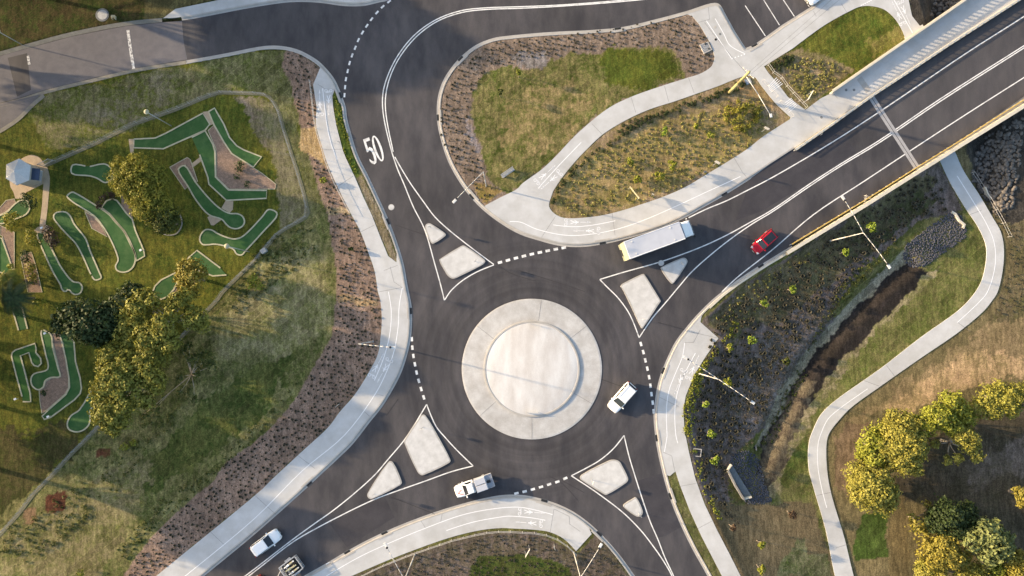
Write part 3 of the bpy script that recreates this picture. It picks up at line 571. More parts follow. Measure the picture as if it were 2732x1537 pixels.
slab('footpath', off_px(cut(K3, (690, 1608), (1578, 1400)), -.5) + W(SPATH[::-1]), M['concrete'])
slab('footpath', off_px(cut(K1, (438, 58), (1130, -150)), .5) + W([(1100, -190), (1040, -120), (600, -2), (469, 25), (436, 50)]), M['concrete'])
slab('footpath', W(c(0, 0, 0, 1015, 180, 968, 400, 912, 450, 905, 400, 945, 180, 1170, 30, 1290, 0, 1320) + [(-10, 375), (-10, 300)]), M['kerb_old'], z=.108) if 0 else None
S(MB().strip(np.array(W(smooth(c(0, 0, 430, 925, 330, 1010, 170, 1165, 0, 1275)))), .55, .13), 'kerb', M['kerb_old'])
# the low path that comes out from under the bridge follows the ground
def ribbon2(name, L_, R_, m, dz=.06, n=160):
    a = resample(L_, n); b = resample(R_, n); V = []
    for k in range(5):
        for i in range(n):
            px, py = a[i] * (1 - k / 4) + b[i] * k / 4; V.append((px, py))
    W3 = np.array([UG(p[0], p[1], dz) for p in V]).reshape(5, n, 3); zz = W3[:, :, 2].max(0); zz = np.convolve(np.pad(zz, 9, 'edge'), np.ones(19) / 19, 'valid') + .03
    for i in range(n):
        for k in range(5): W3[k, i] = U(*V[k * n + i], zz[i])
    V = [tuple(v) for v in W3.reshape(-1, 3)]
    Fc = [(k * n + i, (k + 1) * n + i, (k + 1) * n + i + 1, k * n + i + 1) for k in range(4) for i in range(n - 1)]
    # edges turned down into the soil
    e = len(V); V += [(v[0], v[1], v[2] - .35) for v in V[:n]] + [(v[0], v[1], v[2] - .35) for v in V[4 * n:5 * n]]
    Fc += [(i, i + 1, e + i + 1, e + i) for i in range(n - 1)] + [(4 * n + i + 1, 4 * n + i, e + n + i, e + n + i + 1) for i in range(n - 1)]
    return tag(mesh(name, V, Fc, m), kind='structure'), W3
_, RPW = ribbon2('footpath', RP_L, RP_R, M['concrete'])
RPZ = RPW[2]
def zpath(x, y):
    d = np.hypot(RPZ[:, 0] - x, RPZ[:, 1] - y); return float(RPZ[int(np.argmin(d)), 2])

# ------------------------------------------------------------------ roundabout
CX, CY, _ = U(1419, 984)
ring_wear(M['asphalt'], CX, CY)
R0 = 186 / 19.2; R1 = 129 / 19.2
def rings(mb, prof, n=128):
    V = []; 
    for r, z in prof: V += [(CX + r * math.cos(2 * math.pi * k / n), CY + r * math.sin(2 * math.pi * k / n), z) for k in range(n)]
    Fc = [(j * n + k, (j + 1) * n + k, (j + 1) * n + (k + 1) % n, j * n + (k + 1) % n) for j in range(len(prof) - 1) for k in range(n)]
    if prof[-1][0] < .02: pass
    return mb.add(V, [f[::-1] for f in Fc])
ri = tag(empty('roundabout_island', (0, 0, 0)), 'round pale concrete centre island with a raised domed disc', 'roundabout island')
rings(MB(), [(R0, 0), (R0 - .02, .06), (R0 - .25, .085), (R1 - .1, .16)]).build('apron', M['apron'], ri)
rings(MB(), [(R1 - .1, .15), (R1 - .12, .30), (R1 - .34, .315), (R1 - .38, .27)]).build('kerb_ring', M['kerb'], ri)
rings(MB(), [(R1 - .36, .275)] + [(R1 * f, .28 + .16 * (1 - f ** 2)) for f in (.9, .75, .6, .45, .3, .15, .002)]).build('dome', M['concrete_round'], ri, True)
for k in range(6):
    jb = MB()
    a = R((38, 82, 142, 222, 270, 330)[k]); pts = np.array([(CX + r * math.cos(a), CY + r * math.sin(a)) for r in np.linspace(R1 - .05, R0 - .1, 6)])
    jb.strip(pts, .035, [.168 - (.075) * t for t in np.linspace(0, 1, 6)])
    jb.build('joint_line', M['joint'], ri)
# splitter islands
ISL = [(c(680, 380, 1648, 810, 1660, 790, 1690, 783, 1740, 810, 1840, 880, 1846, 895, 1838, 908, 1730, 978, 1712, 978, 1700, 965, 1650, 850), 'small pointed pale concrete traffic island above the larger north one'),
 (c(680, 380, 1783, 1137, 1795, 1125, 1995, 1003, 2015, 997, 2035, 1003, 2215, 1130, 2228, 1150, 2215, 1172, 2190, 1190, 2000, 1285, 1930, 1317, 1900, 1315, 1865, 1290, 1845, 1260), 'large pale concrete traffic island on the north arm of the roundabout'),
 (c(1360, 380, 1458, 1215, 1470, 1203, 1650, 1122, 1680, 1115, 1702, 1123, 1716, 1150, 1700, 1190, 1588, 1352, 1570, 1366, 1555, 1360), 'small triangular pale traffic island beside the white truck, half in its shadow'),
 (c(1360, 380, 1068, 1395, 1085, 1370, 1110, 1355, 1275, 1275, 1292, 1272, 1305, 1285, 1390, 1420) + c(1360, 760, 1452, 145, 1457, 158, 1440, 185, 1290, 410, 1278, 422, 1266, 412, 1180, 230, 1080, 30), 'large kite shaped pale traffic island on the east arm of the roundabout'),
 (c(680, 760, 1600, 1275, 1615, 1258, 1632, 1253, 1655, 1268) + c(680, 1137, 1780, 110, 1885, 310, 1892, 335, 1880, 352, 1640, 468, 1615, 473, 1590, 460, 1570, 435, 1448, 165, 1445, 145, 1455, 120), 'large long pale traffic island on the southwest arm of the roundabout'),
 (c(680, 1137, 1290, 348, 1312, 338, 1335, 346, 1418, 525, 1422, 548, 1405, 568, 1145, 697, 1120, 702, 1098, 690, 1088, 665, 1095, 640), 'small triangular cream traffic island on the southwest arm'),
 (c(1360, 1137, 678, 490, 700, 465, 940, 340, 980, 325, 1030, 326, 1065, 345, 1085, 380, 1142, 500, 1140, 525, 1125, 545, 950, 655, 925, 662, 900, 650, 700, 525, 680, 508), 'large rounded pale traffic island on the southeast arm of the roundabout'),
 (c(1360, 1137, 1095, 770, 1105, 752, 1195, 695, 1212, 686, 1228, 695, 1283, 815, 1282, 845, 1262, 868, 1235, 873, 1200, 858, 1110, 790), 'small rounded pale traffic island below the larger southeast one')]
for poly, lab in ISL:
    w = W(smooth(poly, 3, True)); t = tag(empty('traffic_island', (*w[0], 0)), lab, 'traffic island', 'concrete splitter islands on the road')
    ctr = np.mean(w, 0); inn = [tuple(ctr + (np.array(p) - ctr) * (1 - .20 / max(.3, np.hypot(*(np.array(p) - ctr))))) for p in w]
    rel = lambda l: [(p[0] - w[0][0], p[1] - w[0][1]) for p in l]
    k = MB().slab(rel(w), .155, 0, [rel(inn)]).build('kerb', M['kerb'], t); bevel(k, .03)
    MB().slab(rel(inn), .165, .02).build('infill', M['concrete_island'], t)

# ------------------------------------------------------------------ painted markings
pm = MB(); pw = MB(); pp = MB()
def line(mb, pts, w=.15, z=.026, sm=True):
    P = np.array(W(smooth(pts) if sm and len(pts) > 2 else pts, z)); mb.strip(P, w, z)
T1L = c(680, 760, 1832, 150, 1795, 0) + c(680, 380, 1740, 1180, 1640, 840, 1530, 620, 1440, 400, 1380, 260, 1335, 130) + c(680, 0, 1318, 1449, 1250, 1160, 1233, 1000)
T1R = c(680, 380, 2310, 1180, 2200, 1100, 2030, 970, 1880, 850, 1740, 720, 1620, 560, 1500, 390, 1420, 260, 1352, 140)
line(pm, T1L + c(680, 0, 1243, 870, 1293, 710, 1393, 520, 1552, 330, 1753, 190, 1996, 103, 2250, 75, 2536, 66) + c(1360, 0, 500, 48, 1090, 2) + [(1760, -10)])
line(pm, T1R); line(pm, c(680, 380, 2310, 1185, 2150, 1250, 2000, 1340, 1890, 1440) + [(1187, 800)])
line(pm, c(680, 0, 1325 - 18, 1449 + 30, 1262 - 30, 1160 - 40)[:0] + [(1049, 405), (1032, 321), (1028, 277), (1031, 242), (1043.5, 198), (1070.5, 146.5), (1114.5, 94.5), (1168.5, 56), (1234, 33), (1302.5, 25), (1381, 22.5), (1498, 16.5), (1661, 4), (1760, -6)])
line(pm, c(1360, 380, 870, 1325) + c(1360, 760, 940, 20, 1050, 130, 1150, 270, 1210, 400, 1250, 512))
E2 = c(1360, 760, 1250, 512, 1380, 320, 1500, 180, 1650, 0) + c(1360, 380, 1750, 1260, 1950, 1080, 2140, 930, 2340, 790, 2536, 672) + [(2160, 497), (2247, 440.5), (2344, 382), (2507, 271.5), (2732, 128), (2900, 20)]
line(pm, E2)
line(pm, c(1360, 380, 870, 1325, 1100, 1255, 1440, 1160, 1700, 1070, 1900, 990, 2110, 890, 2320, 775, 2536, 652) + [(2160, 491), (2247, 435), (2344, 376), (2507, 265), (2732, 122), (2900, 14)])
line(pm, [(1829, 585)] + c(1360, 380, 1900, 645, 2100, 562, 2300, 462, 2536, 340) + [(2219.7, 380), (2355, 292.6), (2584, 138), (2732, 44), (2900, -68)])
line(pm, [(1926, 779)] + [(1965, 742), (2060, 667), (2170, 573), (2308, 482), (2462.6, 380), (2584, 301), (2732, 207), (2900, 100)])
line(pm, c(680, 760, 1660, 1155) + c(680, 1137, 1535, 0, 1440, 140, 1280, 330, 1160, 470, 950, 660, 750, 820, 580, 940, 360, 1100, 0, 1378) + [(630, 1555)])
line(pm, c(680, 760, 1660, 1155) + c(680, 1137, 1750, 0, 1840, 110, 1950, 230, 2110, 385))
line(pm, c(680, 1137, 2110, 385, 1900, 440, 1650, 530, 1450, 600, 1200, 690, 1000, 780, 800, 880, 600, 985, 375, 1115, 15, 1392) + [(640, 1555)])
line(pm, c(1360, 1137, 1105, 90, 1000, 220, 870, 330, 750, 400, 595, 480))
line(pm, c(1360, 1137, 595, 480, 780, 600, 900, 685, 1100, 840, 1260, 1000, 1360, 1125, 1490, 1310, 1568, 1449) + [(1800, 1560)])
line(pm, c(1360, 1137, 1105, 90, 1150, 280, 1210, 480, 1290, 730, 1360, 930, 1430, 1090, 1500, 1270, 1584, 1449) + [(1806, 1560)])
def dashes(pts, l, w):
    P = np.array(W(pts, .026))
    T = np.gradient(P, axis=0)
    for p, t in zip(P, T):
        t = t / np.hypot(*t); pm.strip(np.array([p - t * l / 2, p + t * l / 2]), w, .026)
n = 9; dashes([(1334 + (1504 - 1334) * i / 8, 700.2 + (661 - 700.2) * i / 8 + 3 * math.sin(i / 8 * 3.14) * -.8) for i in range(n)], .62, .36)
dashes(c(680, 760, 1517, 525, 1522, 607, 1532, 688, 1547, 768, 1563, 848, 1584, 928, 1607, 1007, 1632, 1088), .60, .32)
dashes(c(1360, 760, 1268, 572, 1291, 650, 1311, 730, 1330, 810, 1347, 893, 1360, 975, 1370, 1057, 1382, 1139, 1391, 1222), .60, .32)
dashes(c(1360, 1137, 537, 505, 460, 538, 381, 563, 302, 588, 223, 611, 144, 632, 65, 650), .60, .32)
dashes(c(680, 0, 1297, 15, 1235, 65, 1180, 122, 1128, 186, 1082, 250, 1040, 315, 1000, 388, 970, 462, 940, 536, 915, 610, 897, 687, 880, 765, 872, 843, 866, 920), .60, .26)
for a, b in (((1988, 15), (2042, 96)), ((2037.5, 0), (2079.5, 67)), ((2090, 0), (2119.5, 44)), ((2146, -2), (2159, 18)), ((2025, -18), (2037.5, 0)), ((2078, -18), (2090, 0))): line(pm, [a, b], .12)
line(pw, [(341, 80), (348, 130), (356.5, 183.5)], .42, .026); line(pw, [(74.5, 149), (78, 172.5)], .35, .026)
# speed numerals: 50
def num(strokes, ox, oy, ux, uy, vx, vy, w):
    for s in strokes:
        P = np.array([U(ox + u * ux + v * vx, oy + u * uy + v * vy, .026)[:2] for u, v in s]); pm.strip(P, w, .027 + .0005 * len(pm.V) % .0015)
uv = (19.5, -7.0); vv = (-23.5, -68.0)
el = [(.62 + .5 * math.sin(t) * .82, .5 - .5 * math.cos(t)) for t in np.linspace(0, 2 * math.pi, 41)]
def ringuv(cu, cv, ru, rv, wu, wv, n=48):
    o = [U(ORG[0] + (cu + ru * math.cos(t)) * uv[0] + (cv + rv * math.sin(t)) * vv[0], ORG[1] + (cu + ru * math.cos(t)) * uv[1] + (cv + rv * math.sin(t)) * vv[1], .028)[:2] for t in np.linspace(0, 2 * math.pi, n, endpoint=False)]
    i = [U(ORG[0] + (cu + wu * math.cos(t)) * uv[0] + (cv + wv * math.sin(t)) * vv[0], ORG[1] + (cu + wu * math.cos(t)) * uv[1] + (cv + wv * math.sin(t)) * vv[1], .028)[:2] for t in np.linspace(0, 2 * math.pi, n, endpoint=False)]
    pm.slab(o, .028, None, [i])
ORG = (990, 441)
ringuv(1.53, .50, .53, .50, .24, .44)
f5 = [(.93, 1.0), (.93, .88), (.36, .88), (.34, .62), (.60, .66), (.85, .58), (.96, .42), (.98, .30), (.92, .13), (.74, .02), (.46, -.01), (.16, .06), (.02, .15), (.06, .25), (.24, .16), (.46, .10), (.62, .13), (.68, .30), (.64, .46), (.46, .54), (.20, .50), (.04, .50), (.10, 1.0)]
def poly5(pts): pm.slab([U(ORG[0] + u * uv[0] + v * vv[0], ORG[1] + u * uv[1] + v * vv[1], .028)[:2] for u, v in pts], .028, None)
poly5(f5)
S(pm, 'road_markings', M['paint']); S(pw, 'road_markings', M['paint_worn'])
# path edge and centre lines
for p in (c(680, 760, 1290, 65, 1318, 250, 1300, 500, 1240, 720, 1155, 925), c(680, 760, 1425, 30, 1395, 200, 1385, 400, 1340, 660, 1250, 890, 1160, 1060, 870, 1449) + c(680, 1137, 460, 430, 0, 890) + c(0, 1137, 1790, 1449) + [(470, 1556)],
          c(680, 0, 655, 855, 670, 1000, 700, 1230, 740, 1400) + c(680, 380, 795, 165), c(680, 1137, 690, 1449, 1000, 1270, 1300, 1130, 1640, 990, 2000, 860, 2300, 800, 2536, 783) + c(1360, 1137, 200, 800, 415, 855),
          c(680, 1137, 1850, 1010, 2100, 930, 2400, 875) + c(1360, 1137, 0, 870, 200, 885, 345, 910), c(1360, 760, 1690, 560, 1670, 690, 1600, 860, 1540, 1020, 1515, 1200, 1520, 1449) + c(1360, 1137, 1520, 100, 1495, 250),
          c(1360, 760, 1795, 660, 1730, 780, 1650, 950, 1600, 1150, 1605, 1449) + c(1360, 1137, 1625, 165), c(1360, 380, 0, 765, 100, 770, 250, 835, 450, 885, 600, 900, 800, 885, 1050, 835, 1300, 750, 1600, 620, 1900, 480, 2230, 330),
          c(1360, 380, 420, 797, 600, 815, 800, 800, 1020, 757), c(1360, 380, 275, 445, 450, 250, 690, 0) , c(1360, 0, 1900, 200, 2150, 575), c(1360, 0, 1985, 180, 2070, 330, 2120, 430, 2190, 480, 2275, 520),
          c(2032, 0, 1280, 0, 1460, 320), c(680, 760, 1490, 30, 1475, 60, 1500, 210)[:0] or c(1360, 380, 1500, 615, 1700, 520, 1990, 372)[:0] or [(879, 1500.5), (870, 1505)]):
    line(pp, p, .11, .1345)
# dotted holding lines
for a, b, n in (((1954, 156), (1986, 145), 5), ((2298, 14), (2324, 1), 6)):
    for i in range(n):
        t = i / (n - 1); x, y, _ = U(a[0] + (b[0] - a[0]) * t, a[1] + (b[1] - a[1]) * t, .1345); pp.box(x, y, .1325, .2, .14, .004, R(30))
# path symbols: arrow, walking figure and bicycle
def symbol(mb, px, py, ang, order=(0, 1, 2), z=.1345, lay=1):
    """three glyphs in a row along the path; ang is the direction of travel on the photo in degrees, y down"""
    x0, y0, _ = U(px, py, z); a = -R(ang); ca, sa = math.cos(a), math.sin(a)
    def T(u, v): return (x0 + u * ca - v * sa, y0 + u * sa + v * ca)
    def seg(u1, v1, u2, v2, w=.07): mb.strip(np.array([T(u1, v1), T(u2, v2)]), w, z)
    def ring(u, v, r): mb.slab([T(u + r * math.cos(t), v + r * math.sin(t)) for t in np.linspace(0, 6.283, 16, endpoint=False)], z, None, [[T(u + (r - .07) * math.cos(t), v + (r - .07) * math.sin(t)) for t in np.linspace(0, 6.283, 16, endpoint=False)]])
    # arrow ahead
    seg(.95, 0, 2.2, 0, .06); mb.add([(*T(1.9, .13), z), (*T(1.9, -.13), z), (*T(2.5, 0), z)], [(0, 1, 2)])
    # figure
    mb.slab([T(.62 + .11 * math.cos(t), .11 * math.sin(t)) for t in np.linspace(0, 6.283, 10, endpoint=False)], z, None)
    mb.slab([T(.5, .13), T(.5, -.13), T(.1, -.09), T(.1, .09)][::-1], z, None)
    seg(.1, .05, -.45, .24, .1); seg(.1, -.05, -.4, -.2, .1); seg(.46, .12, .1, .32, .07); seg(.46, -.12, .2, -.32, .07)
    # bicycle lies across the path behind it
    ring(-1.05, .32, .23); ring(-1.05, -.32, .23); seg(-1.05, .32, -.8, .1, .06); seg(-.8, .1, -.83, -.2, .06); seg(-1.05, -.32, -.75, -.24, .06); seg(-1.0, 0, -.83, -.2, .06); seg(-1.0, 0, -.8, .12, .06)
sy = MB()
for px, py, ang in ((853.5, 285, -92), (876.5, 262, 88), (1001, 985, -62), (1029, 979, 118), (1407, 1366, 4), (1423, 1396, 184), (1817, 1008, 112), (1846, 991, -66), (1447, 472, -42), (1478, 474, 138), (1530, 593, 0), (1577, 616, 180), (2410, 24, 68), (2400, 45, 246)):
    symbol(sy, px, py, ang)
S(pp, 'path_markings', M['paint_path']); S(sy, 'path_symbols', M['paint_path'])
sm_ = MB()  # shadows of overhead wires, drawn as thin dark strips on the asphalt
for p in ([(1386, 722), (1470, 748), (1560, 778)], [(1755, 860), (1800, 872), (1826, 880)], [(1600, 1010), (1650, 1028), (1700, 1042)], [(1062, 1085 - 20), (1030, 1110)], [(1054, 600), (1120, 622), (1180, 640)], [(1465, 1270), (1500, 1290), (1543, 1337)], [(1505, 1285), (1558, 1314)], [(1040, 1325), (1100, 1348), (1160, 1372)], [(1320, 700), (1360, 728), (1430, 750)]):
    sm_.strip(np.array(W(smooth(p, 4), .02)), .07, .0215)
S(sm_, 'wire_shadow_lines', M['asphalt_dark'])
# saw cuts and joints in the concrete
jn = MB()
for a, b, z in (((1010, 779), (1073, 767), .134), ((1024, 722), (1061, 708), .134), ((848, 225), (869, 238), .134), ((869, 238), (894, 238), .134), ((1041, 712), (1051, 752), .134), ((1051, 752), (1073, 767), .134), ((1002, 1051), (1023, 1056), .134), ((972, 1098), (986, 1111), .134),
    ((1445, 633), (1482, 577), .134), ((1641, 628), (1633, 568), .134), ((1980, 458), (1956, 417), .134), ((1997, 479), (1980, 458), .134), ((1696, 300), (1684, 260), .134), ((1784, 271), (1773, 230), .134), ((1852, 248), (1837, 208), .134), ((1607, 359), (1579, 330), .134),
    ((1843, 886), (1916, 902), .134), ((1826, 914), (1850, 914), .134), ((1850, 914), (1868, 880), .134), ((1812, 1086), (1760, 1060), .134) , ((1468, 1420), (1478, 1358), .134), ((1478, 1358), (1519, 1378), .134), ((1519, 1378), (1519, 1398), .134), ((1519, 1398), (1548, 1418), .134),
    ((1122, 1388), (1135, 1408), .134), ((1176, 1392), (1180, 1370), .134), ((1770, 1207), (1792, 1216), .134), ((1792, 1216), (1800, 1256), .134), ((2222, 247), (2234, 262), .134), ((790, 1212), (840, 1250), .134), ((680, 1322), (735, 1372), .134), ((560, 1418), (600, 1455), .134), ((1856, 1290), (1812, 1298), .134),
    ((1900, 1390), (1862, 1410), .134), ((1862, 60), (1893, 52), .134), ((1893, 52), (1890, 20), .134), ((2170, 30), (2178, 44), .134), ((2260, 35), (2245, 10), .134), ((960, 620), (1000, 600), .134), ((900, 498), (942, 470), .134), ((862, 400), (912, 398), .134)):
    P = np.array(W([a, b], z)); jn.strip(P, .035, z)
S(jn, 'path_joints', M['joint'])
jl = MB()
for a, b in (((2556, 861), (2588, 884)), ((2345, 1030), (2296, 1012)), ((2180, 1322), (2224, 1312)), ((2620, 560), (2582, 575)), ((2230, 1462), (2262, 1452)), ((2365, 975), (2388, 1005))):
    p, q = [U(*k, -1.9) for k in (a, b)]; z = zpath((p[0] + q[0]) / 2, (p[1] + q[1]) / 2) + .006
    P = np.array(W([a, b], z)); jl.strip(P, .04, z)
S(jl, 'path_joints', M['joint'])
# centre line on the low path
lp = MB()
for p in (c(2032, 380, 1890, 325, 2050, 580, 2180, 800, 2250, 980, 2255, 1200, 2180, 1449) + c(2032, 760, 2100, 170, 1890, 365), c(2032, 760, 1025, 1005, 750, 1200, 640, 1300, 570, 1449) + c(2032, 1137, 545, 180, 545, 400, 590, 640, 630, 790)):
    q = [UG(x, y, .06) for x, y in smooth(p, 6)]; z = [zpath(a, b) + .008 for a, b, _ in q]
    q = [U(x, y, zz) for (x, y), zz in zip(smooth(p, 6), z)]
    lp.strip(np.array([v[:2] for v in q]), .12, z)
S(lp, 'path_markings', M['paint_path'])

# ------------------------------------------------------------------ vegetation
def leaves(cen, rad, per, size, flat=.75, seed=0, shell=.55):
    """leaf quads scattered through ellipsoidal clumps"""
    r = np.random.default_rng(seed); cs = []; ns = []; ss = []
    for (x, y, z), R_ in zip(cen, rad):
        n = max(12, int(per * R_ * R_))
        d = r.normal(size=(n, 3)); d /= np.linalg.norm(d, axis=1)[:, None]
        d[:, 2] = np.where(d[:, 2] < -.35, -d[:, 2], d[:, 2])
        lump = 1 + .22 * np.sin(d[:, 0] * 5 + x * 3) * np.cos(d[:, 1] * 5 + y * 3) + .12 * np.sin(d[:, 2] * 9 + x)
        rr = R_ * (shell + (1.06 - shell) * r.random(n) ** .6) * lump
        p = d * rr[:, None]; p[:, 2] *= flat; cs.append(p + np.array([x, y, z])); ns.append(d + r.normal(size=(n, 3)) * .55); ss.append(size * r.uniform(.6, 1.35, n))
    Cn = np.concatenate(cs); Nn = np.concatenate(ns); Nn /= np.linalg.norm(Nn, axis=1)[:, None]; s = np.concatenate(ss)
    a = r.normal(size=Cn.shape); u = np.cross(Nn, a); u /= np.linalg.norm(u, axis=1)[:, None]; v = np.cross(Nn, u)
    u *= s[:, None]; v *= (s * .6)[:, None]
    V = np.stack([Cn - u, Cn - v * .9 + Nn * (s * .12)[:, None], Cn + u, Cn + v * .9 + Nn * (s * .12)[:, None]], 1).reshape(-1, 3)
    Q = np.arange(len(V)).reshape(-1, 4); return V, Q
TN = [0]
def tree(name, label, blobs, z0, lf, cat='tree', per=130, size=.24, group=None, trunk='bark', base=None, zr=1.6, tr=.22, branches=True, rs=1.3, ground=None, flat=.75, dense_core=None):
    """blobs: photo (px, py, radius px) of the foliage clumps; each sits at its own height round z0 above the ground"""
    TN[0] += 1; sd = TN[0]; r = random.Random(sd)
    bx = sum(b[0] for b in blobs) / len(blobs); by = sum(b[1] for b in blobs) / len(blobs)
    rx = max(math.hypot(b[0] - bx, b[1] - by) + b[2] for b in blobs)
    g0 = UG(bx, by)[2] if ground is None else ground
    wb_ = U(bx, by, g0 + z0); gx, gy = (wb_[0], wb_[1]) if base is None else base
    gz = H1(gx, gy); t = empty(name, (gx, gy, gz)); tag(t, label, cat, group)
    cen = []; rad = []
    for px, py, rp in blobs:
        q = math.hypot(px - bx, py - by) / rx
        z = z0 + zr * (.55 - q * 1.1) + r.uniform(-.35, .35) * zr * .6
        x, y, _ = U(px, py, g0 + z); rr = rp / 19.2 * (1 - z0 / 96) * rs
        cen.append((x - gx, y - gy, max(z, rr * .6))); rad.append(rr)
        for k in range(2):
            a = r.uniform(0, 6.28); cen.append((x - gx + rr * .6 * math.cos(a), y - gy + rr * .6 * math.sin(a), max(z - rr * r.uniform(.1, .5), rr * .3))); rad.append(rr * r.uniform(.4, .62))
    V, Q = leaves(cen, rad, per, size, flat, sd)
    npmesh('crown', V, Q, LF[lf], t)
    if branches:
        mb = MB(); fork = Vector((r.uniform(-.3, .3), r.uniform(-.3, .3), z0 * .42)); mb.path([(0, 0, -.3), (0.02, 0, .4), fork], [tr * 1.35, tr, tr * .8], 8)
        for i in range(0, len(cen), 3):
            e = Vector(cen[i]); m = fork.lerp(e, .5) + Vector((r.uniform(-.3, .3), r.uniform(-.3, .3), r.uniform(-.1, .4)))
            mb.path([fork, m, e + Vector((0, 0, rad[i] * .3))], [tr * .55, tr * .3, tr * .12], 5)
        mb.build('trunk', M[trunk], t, True)
    return t
def blob(ox, oy, *f): return [(ox + f[i] / K, oy + f[i + 1] / K, f[i + 2] / K) for i in range(0, len(f), 3)]
# golf garden
gum1 = blob(0, 760, 1240, 190, 70, 1370, 120, 60, 1480, 140, 60, 1330, 230, 80, 1190, 300, 60, 1250, 430, 90, 1330, 380, 70, 1400, 500, 70, 1250, 540, 60, 1560, 350, 55, 1650, 320, 50, 1600, 450, 80, 1650, 560, 60, 1550, 560, 60, 1720, 150, 60, 1800, 110, 55, 1650, 220, 40,
            1830, 350, 60, 1920, 330, 70, 1960, 400, 50, 1840, 250, 40, 1880, 280, 40, 1440, 420, 50, 1500, 480, 60)
gum2 = blob(0, 760, 1050, 690, 70, 1100, 660, 60, 1020, 780, 60, 1220, 700, 80, 1230, 820, 80, 1480, 640, 90, 1420, 700, 80, 1370, 780, 70, 1440, 860, 80, 1560, 700, 60, 1100, 880, 90, 1200, 950, 80, 1050, 980, 90, 980, 1040, 60, 1150, 1050, 80, 1500, 930, 70, 1520, 1000, 50,
            1060, 1160, 100, 1020, 1230, 90, 1120, 1230, 100, 1200, 1150, 70, 1330, 1110, 60, 1420, 1120, 50, 1080, 1330, 80, 1180, 1320, 60, 1110, 1400, 40, 1300, 900, 60, 1330, 1000, 40)
gum3 = blob(0, 760, 1740, 1040, 35, 1880, 1110, 40, 1740, 900, 50, 1830, 700, 60, 1900, 740, 80, 2000, 720, 80, 2060, 780, 60, 1950, 650, 40, 1760, 620, 40, 1830, 590, 40, 1500, 1200, 60, 1400, 1250, 50, 1900, 870, 40)
tree('gum_tree', 'tall spreading yellow green gum tree, upper one of the pair in the mini golf garden', gum1, 6.2, 'gum', per=240, size=.20, trunk='barkpale', rs=1.5, zr=2.0)
tree('gum_tree', 'tall spreading yellow green gum, lower one of the pair beside the golf lawn', gum2, 5.8, 'gum', per=240, size=.20, trunk='barkpale', rs=1.5, zr=2.0)
tree('gum_tree', 'thin low green sapling clump in the dry turf right of the big gum trees', gum3, 3.0, 'olive', per=45, size=.24, trunk='barkpale', rs=.9, tr=.12)
tree('broad_tree', 'dense dark green tree left of the big yellow green gums', blob(0, 760, 600, 400, 80, 700, 280, 100, 850, 260, 110, 800, 400, 120, 950, 350, 120, 900, 480, 90, 1050, 300, 110, 1100, 400, 90, 700, 450, 60, 560, 340, 50, 980, 500, 80), 5.5, 'dark', per=150, size=.24)
tree('broad_tree', 'small dark tree tucked between the dark broad tree and the gums', blob(0, 760, 1180, 180, 90, 1270, 90, 90, 1190, 250, 70, 1290, 60, 60), 5.0, 'dark', per=150, size=.24)
tree('garden_tree', 'dense yellow green tree at the top of the row on the golf lawn', blob(0, 380, 1160, 180, 40, 1180, 230, 80, 1160, 330, 90, 1200, 420, 90, 1280, 300, 100, 1350, 250, 110, 1450, 300, 90, 1350, 400, 110, 1480, 400, 100, 1550, 370, 60, 1250, 480, 70), 4.6, 'golf', per=300, size=.15)
tree('garden_tree', 'dense green tree in the middle of the row on the golf lawn', blob(0, 380, 1300, 540, 70, 1400, 520, 110, 1500, 530, 100, 1420, 620, 110, 1380, 680, 70, 1560, 600, 90, 1600, 650, 80), 4.2, 'golf', per=300, size=.15)
tree('garden_tree', 'dark round tree at the lower end of the row beside a curved stone edge', blob(0, 380, 1500, 720, 90, 1600, 710, 100, 1680, 740, 60, 1650, 790, 70, 1560, 800, 70), 3.4, 'olive', per=300, size=.15)
tree('garden_tree', 'small golden tree standing over the curved putting lane above the gums', blob(0, 380, 1830, 1230, 90, 1900, 1220, 80, 1780, 1300, 80, 1850, 1330, 100, 1780, 1400, 60, 1850, 1430, 70, 1950, 1280, 50), 3.6, 'orange', per=150, size=.2)
def shrub(lab, b, z, lf, name='shrub', group=None, per=190, size=.15, **k): return tree(name, lab, b, z, lf, 'shrub', per=per, size=size, group=group, zr=.5, branches=False, rs=1.12, **k)
shrub('round clipped dark green shrub beside the golf hut terrace', blob(0, 380, 280, 560, 70), 1.1, 'dark')
shrub('bushy mid green shrub at the end of the small left putting lane', blob(0, 380, 90, 740, 60, 150, 750, 60, 110, 810, 50), 1.1, 'golf')
shrub('olive shrub left of the tan paver landing below the hut', blob(0, 380, 290, 880, 50, 300, 940, 50, 350, 970, 40), 1.1, 'golf')
shrub('reddish brown shrub covering the head of a putting lane', blob(0, 380, 460, 860, 50, 500, 920, 60, 520, 980, 45), 1.1, 'red')
shrub('small dark shrub at the top of the narrow left garden bed', blob(0, 380, 250, 1100, 55), .8, 'dark')
shrub('orange leaved shrub in the narrow left garden bed', blob(0, 380, 285, 1200, 50, 300, 1270, 50, 320, 1320, 45), .8, 'orange')
shrub('thin lime plant on the border of the far left putting lane', blob(0, 380, 105, 1200, 30, 115, 1270, 30), .7, 'lime')
shrub('arched brown hedge at the head of the two side by side putting lanes', blob(0, 380, 960, 590, 32, 1000, 540, 34, 1045, 505, 34, 1085, 520, 28, 950, 625, 20), .7, 'red')
shrub('small lime shrub right of the palm', blob(0, 760, 365, 165, 40, 410, 175, 30), .7, 'lime')
shrub('dark shrub in the gravel at the bottom of the left golf beds', blob(0, 760, 425, 1045, 28), .5, 'dark')
shrub('dark dwarf shrub in the triangular pink gravel bed', blob(0, 380, 2320, 230, 45, 2290, 330, 28), .5, 'dark')
shrub('tiny dark shrub at the lower right of the triangular gravel bed', blob(0, 380, 2390, 405, 28), .4, 'dark')
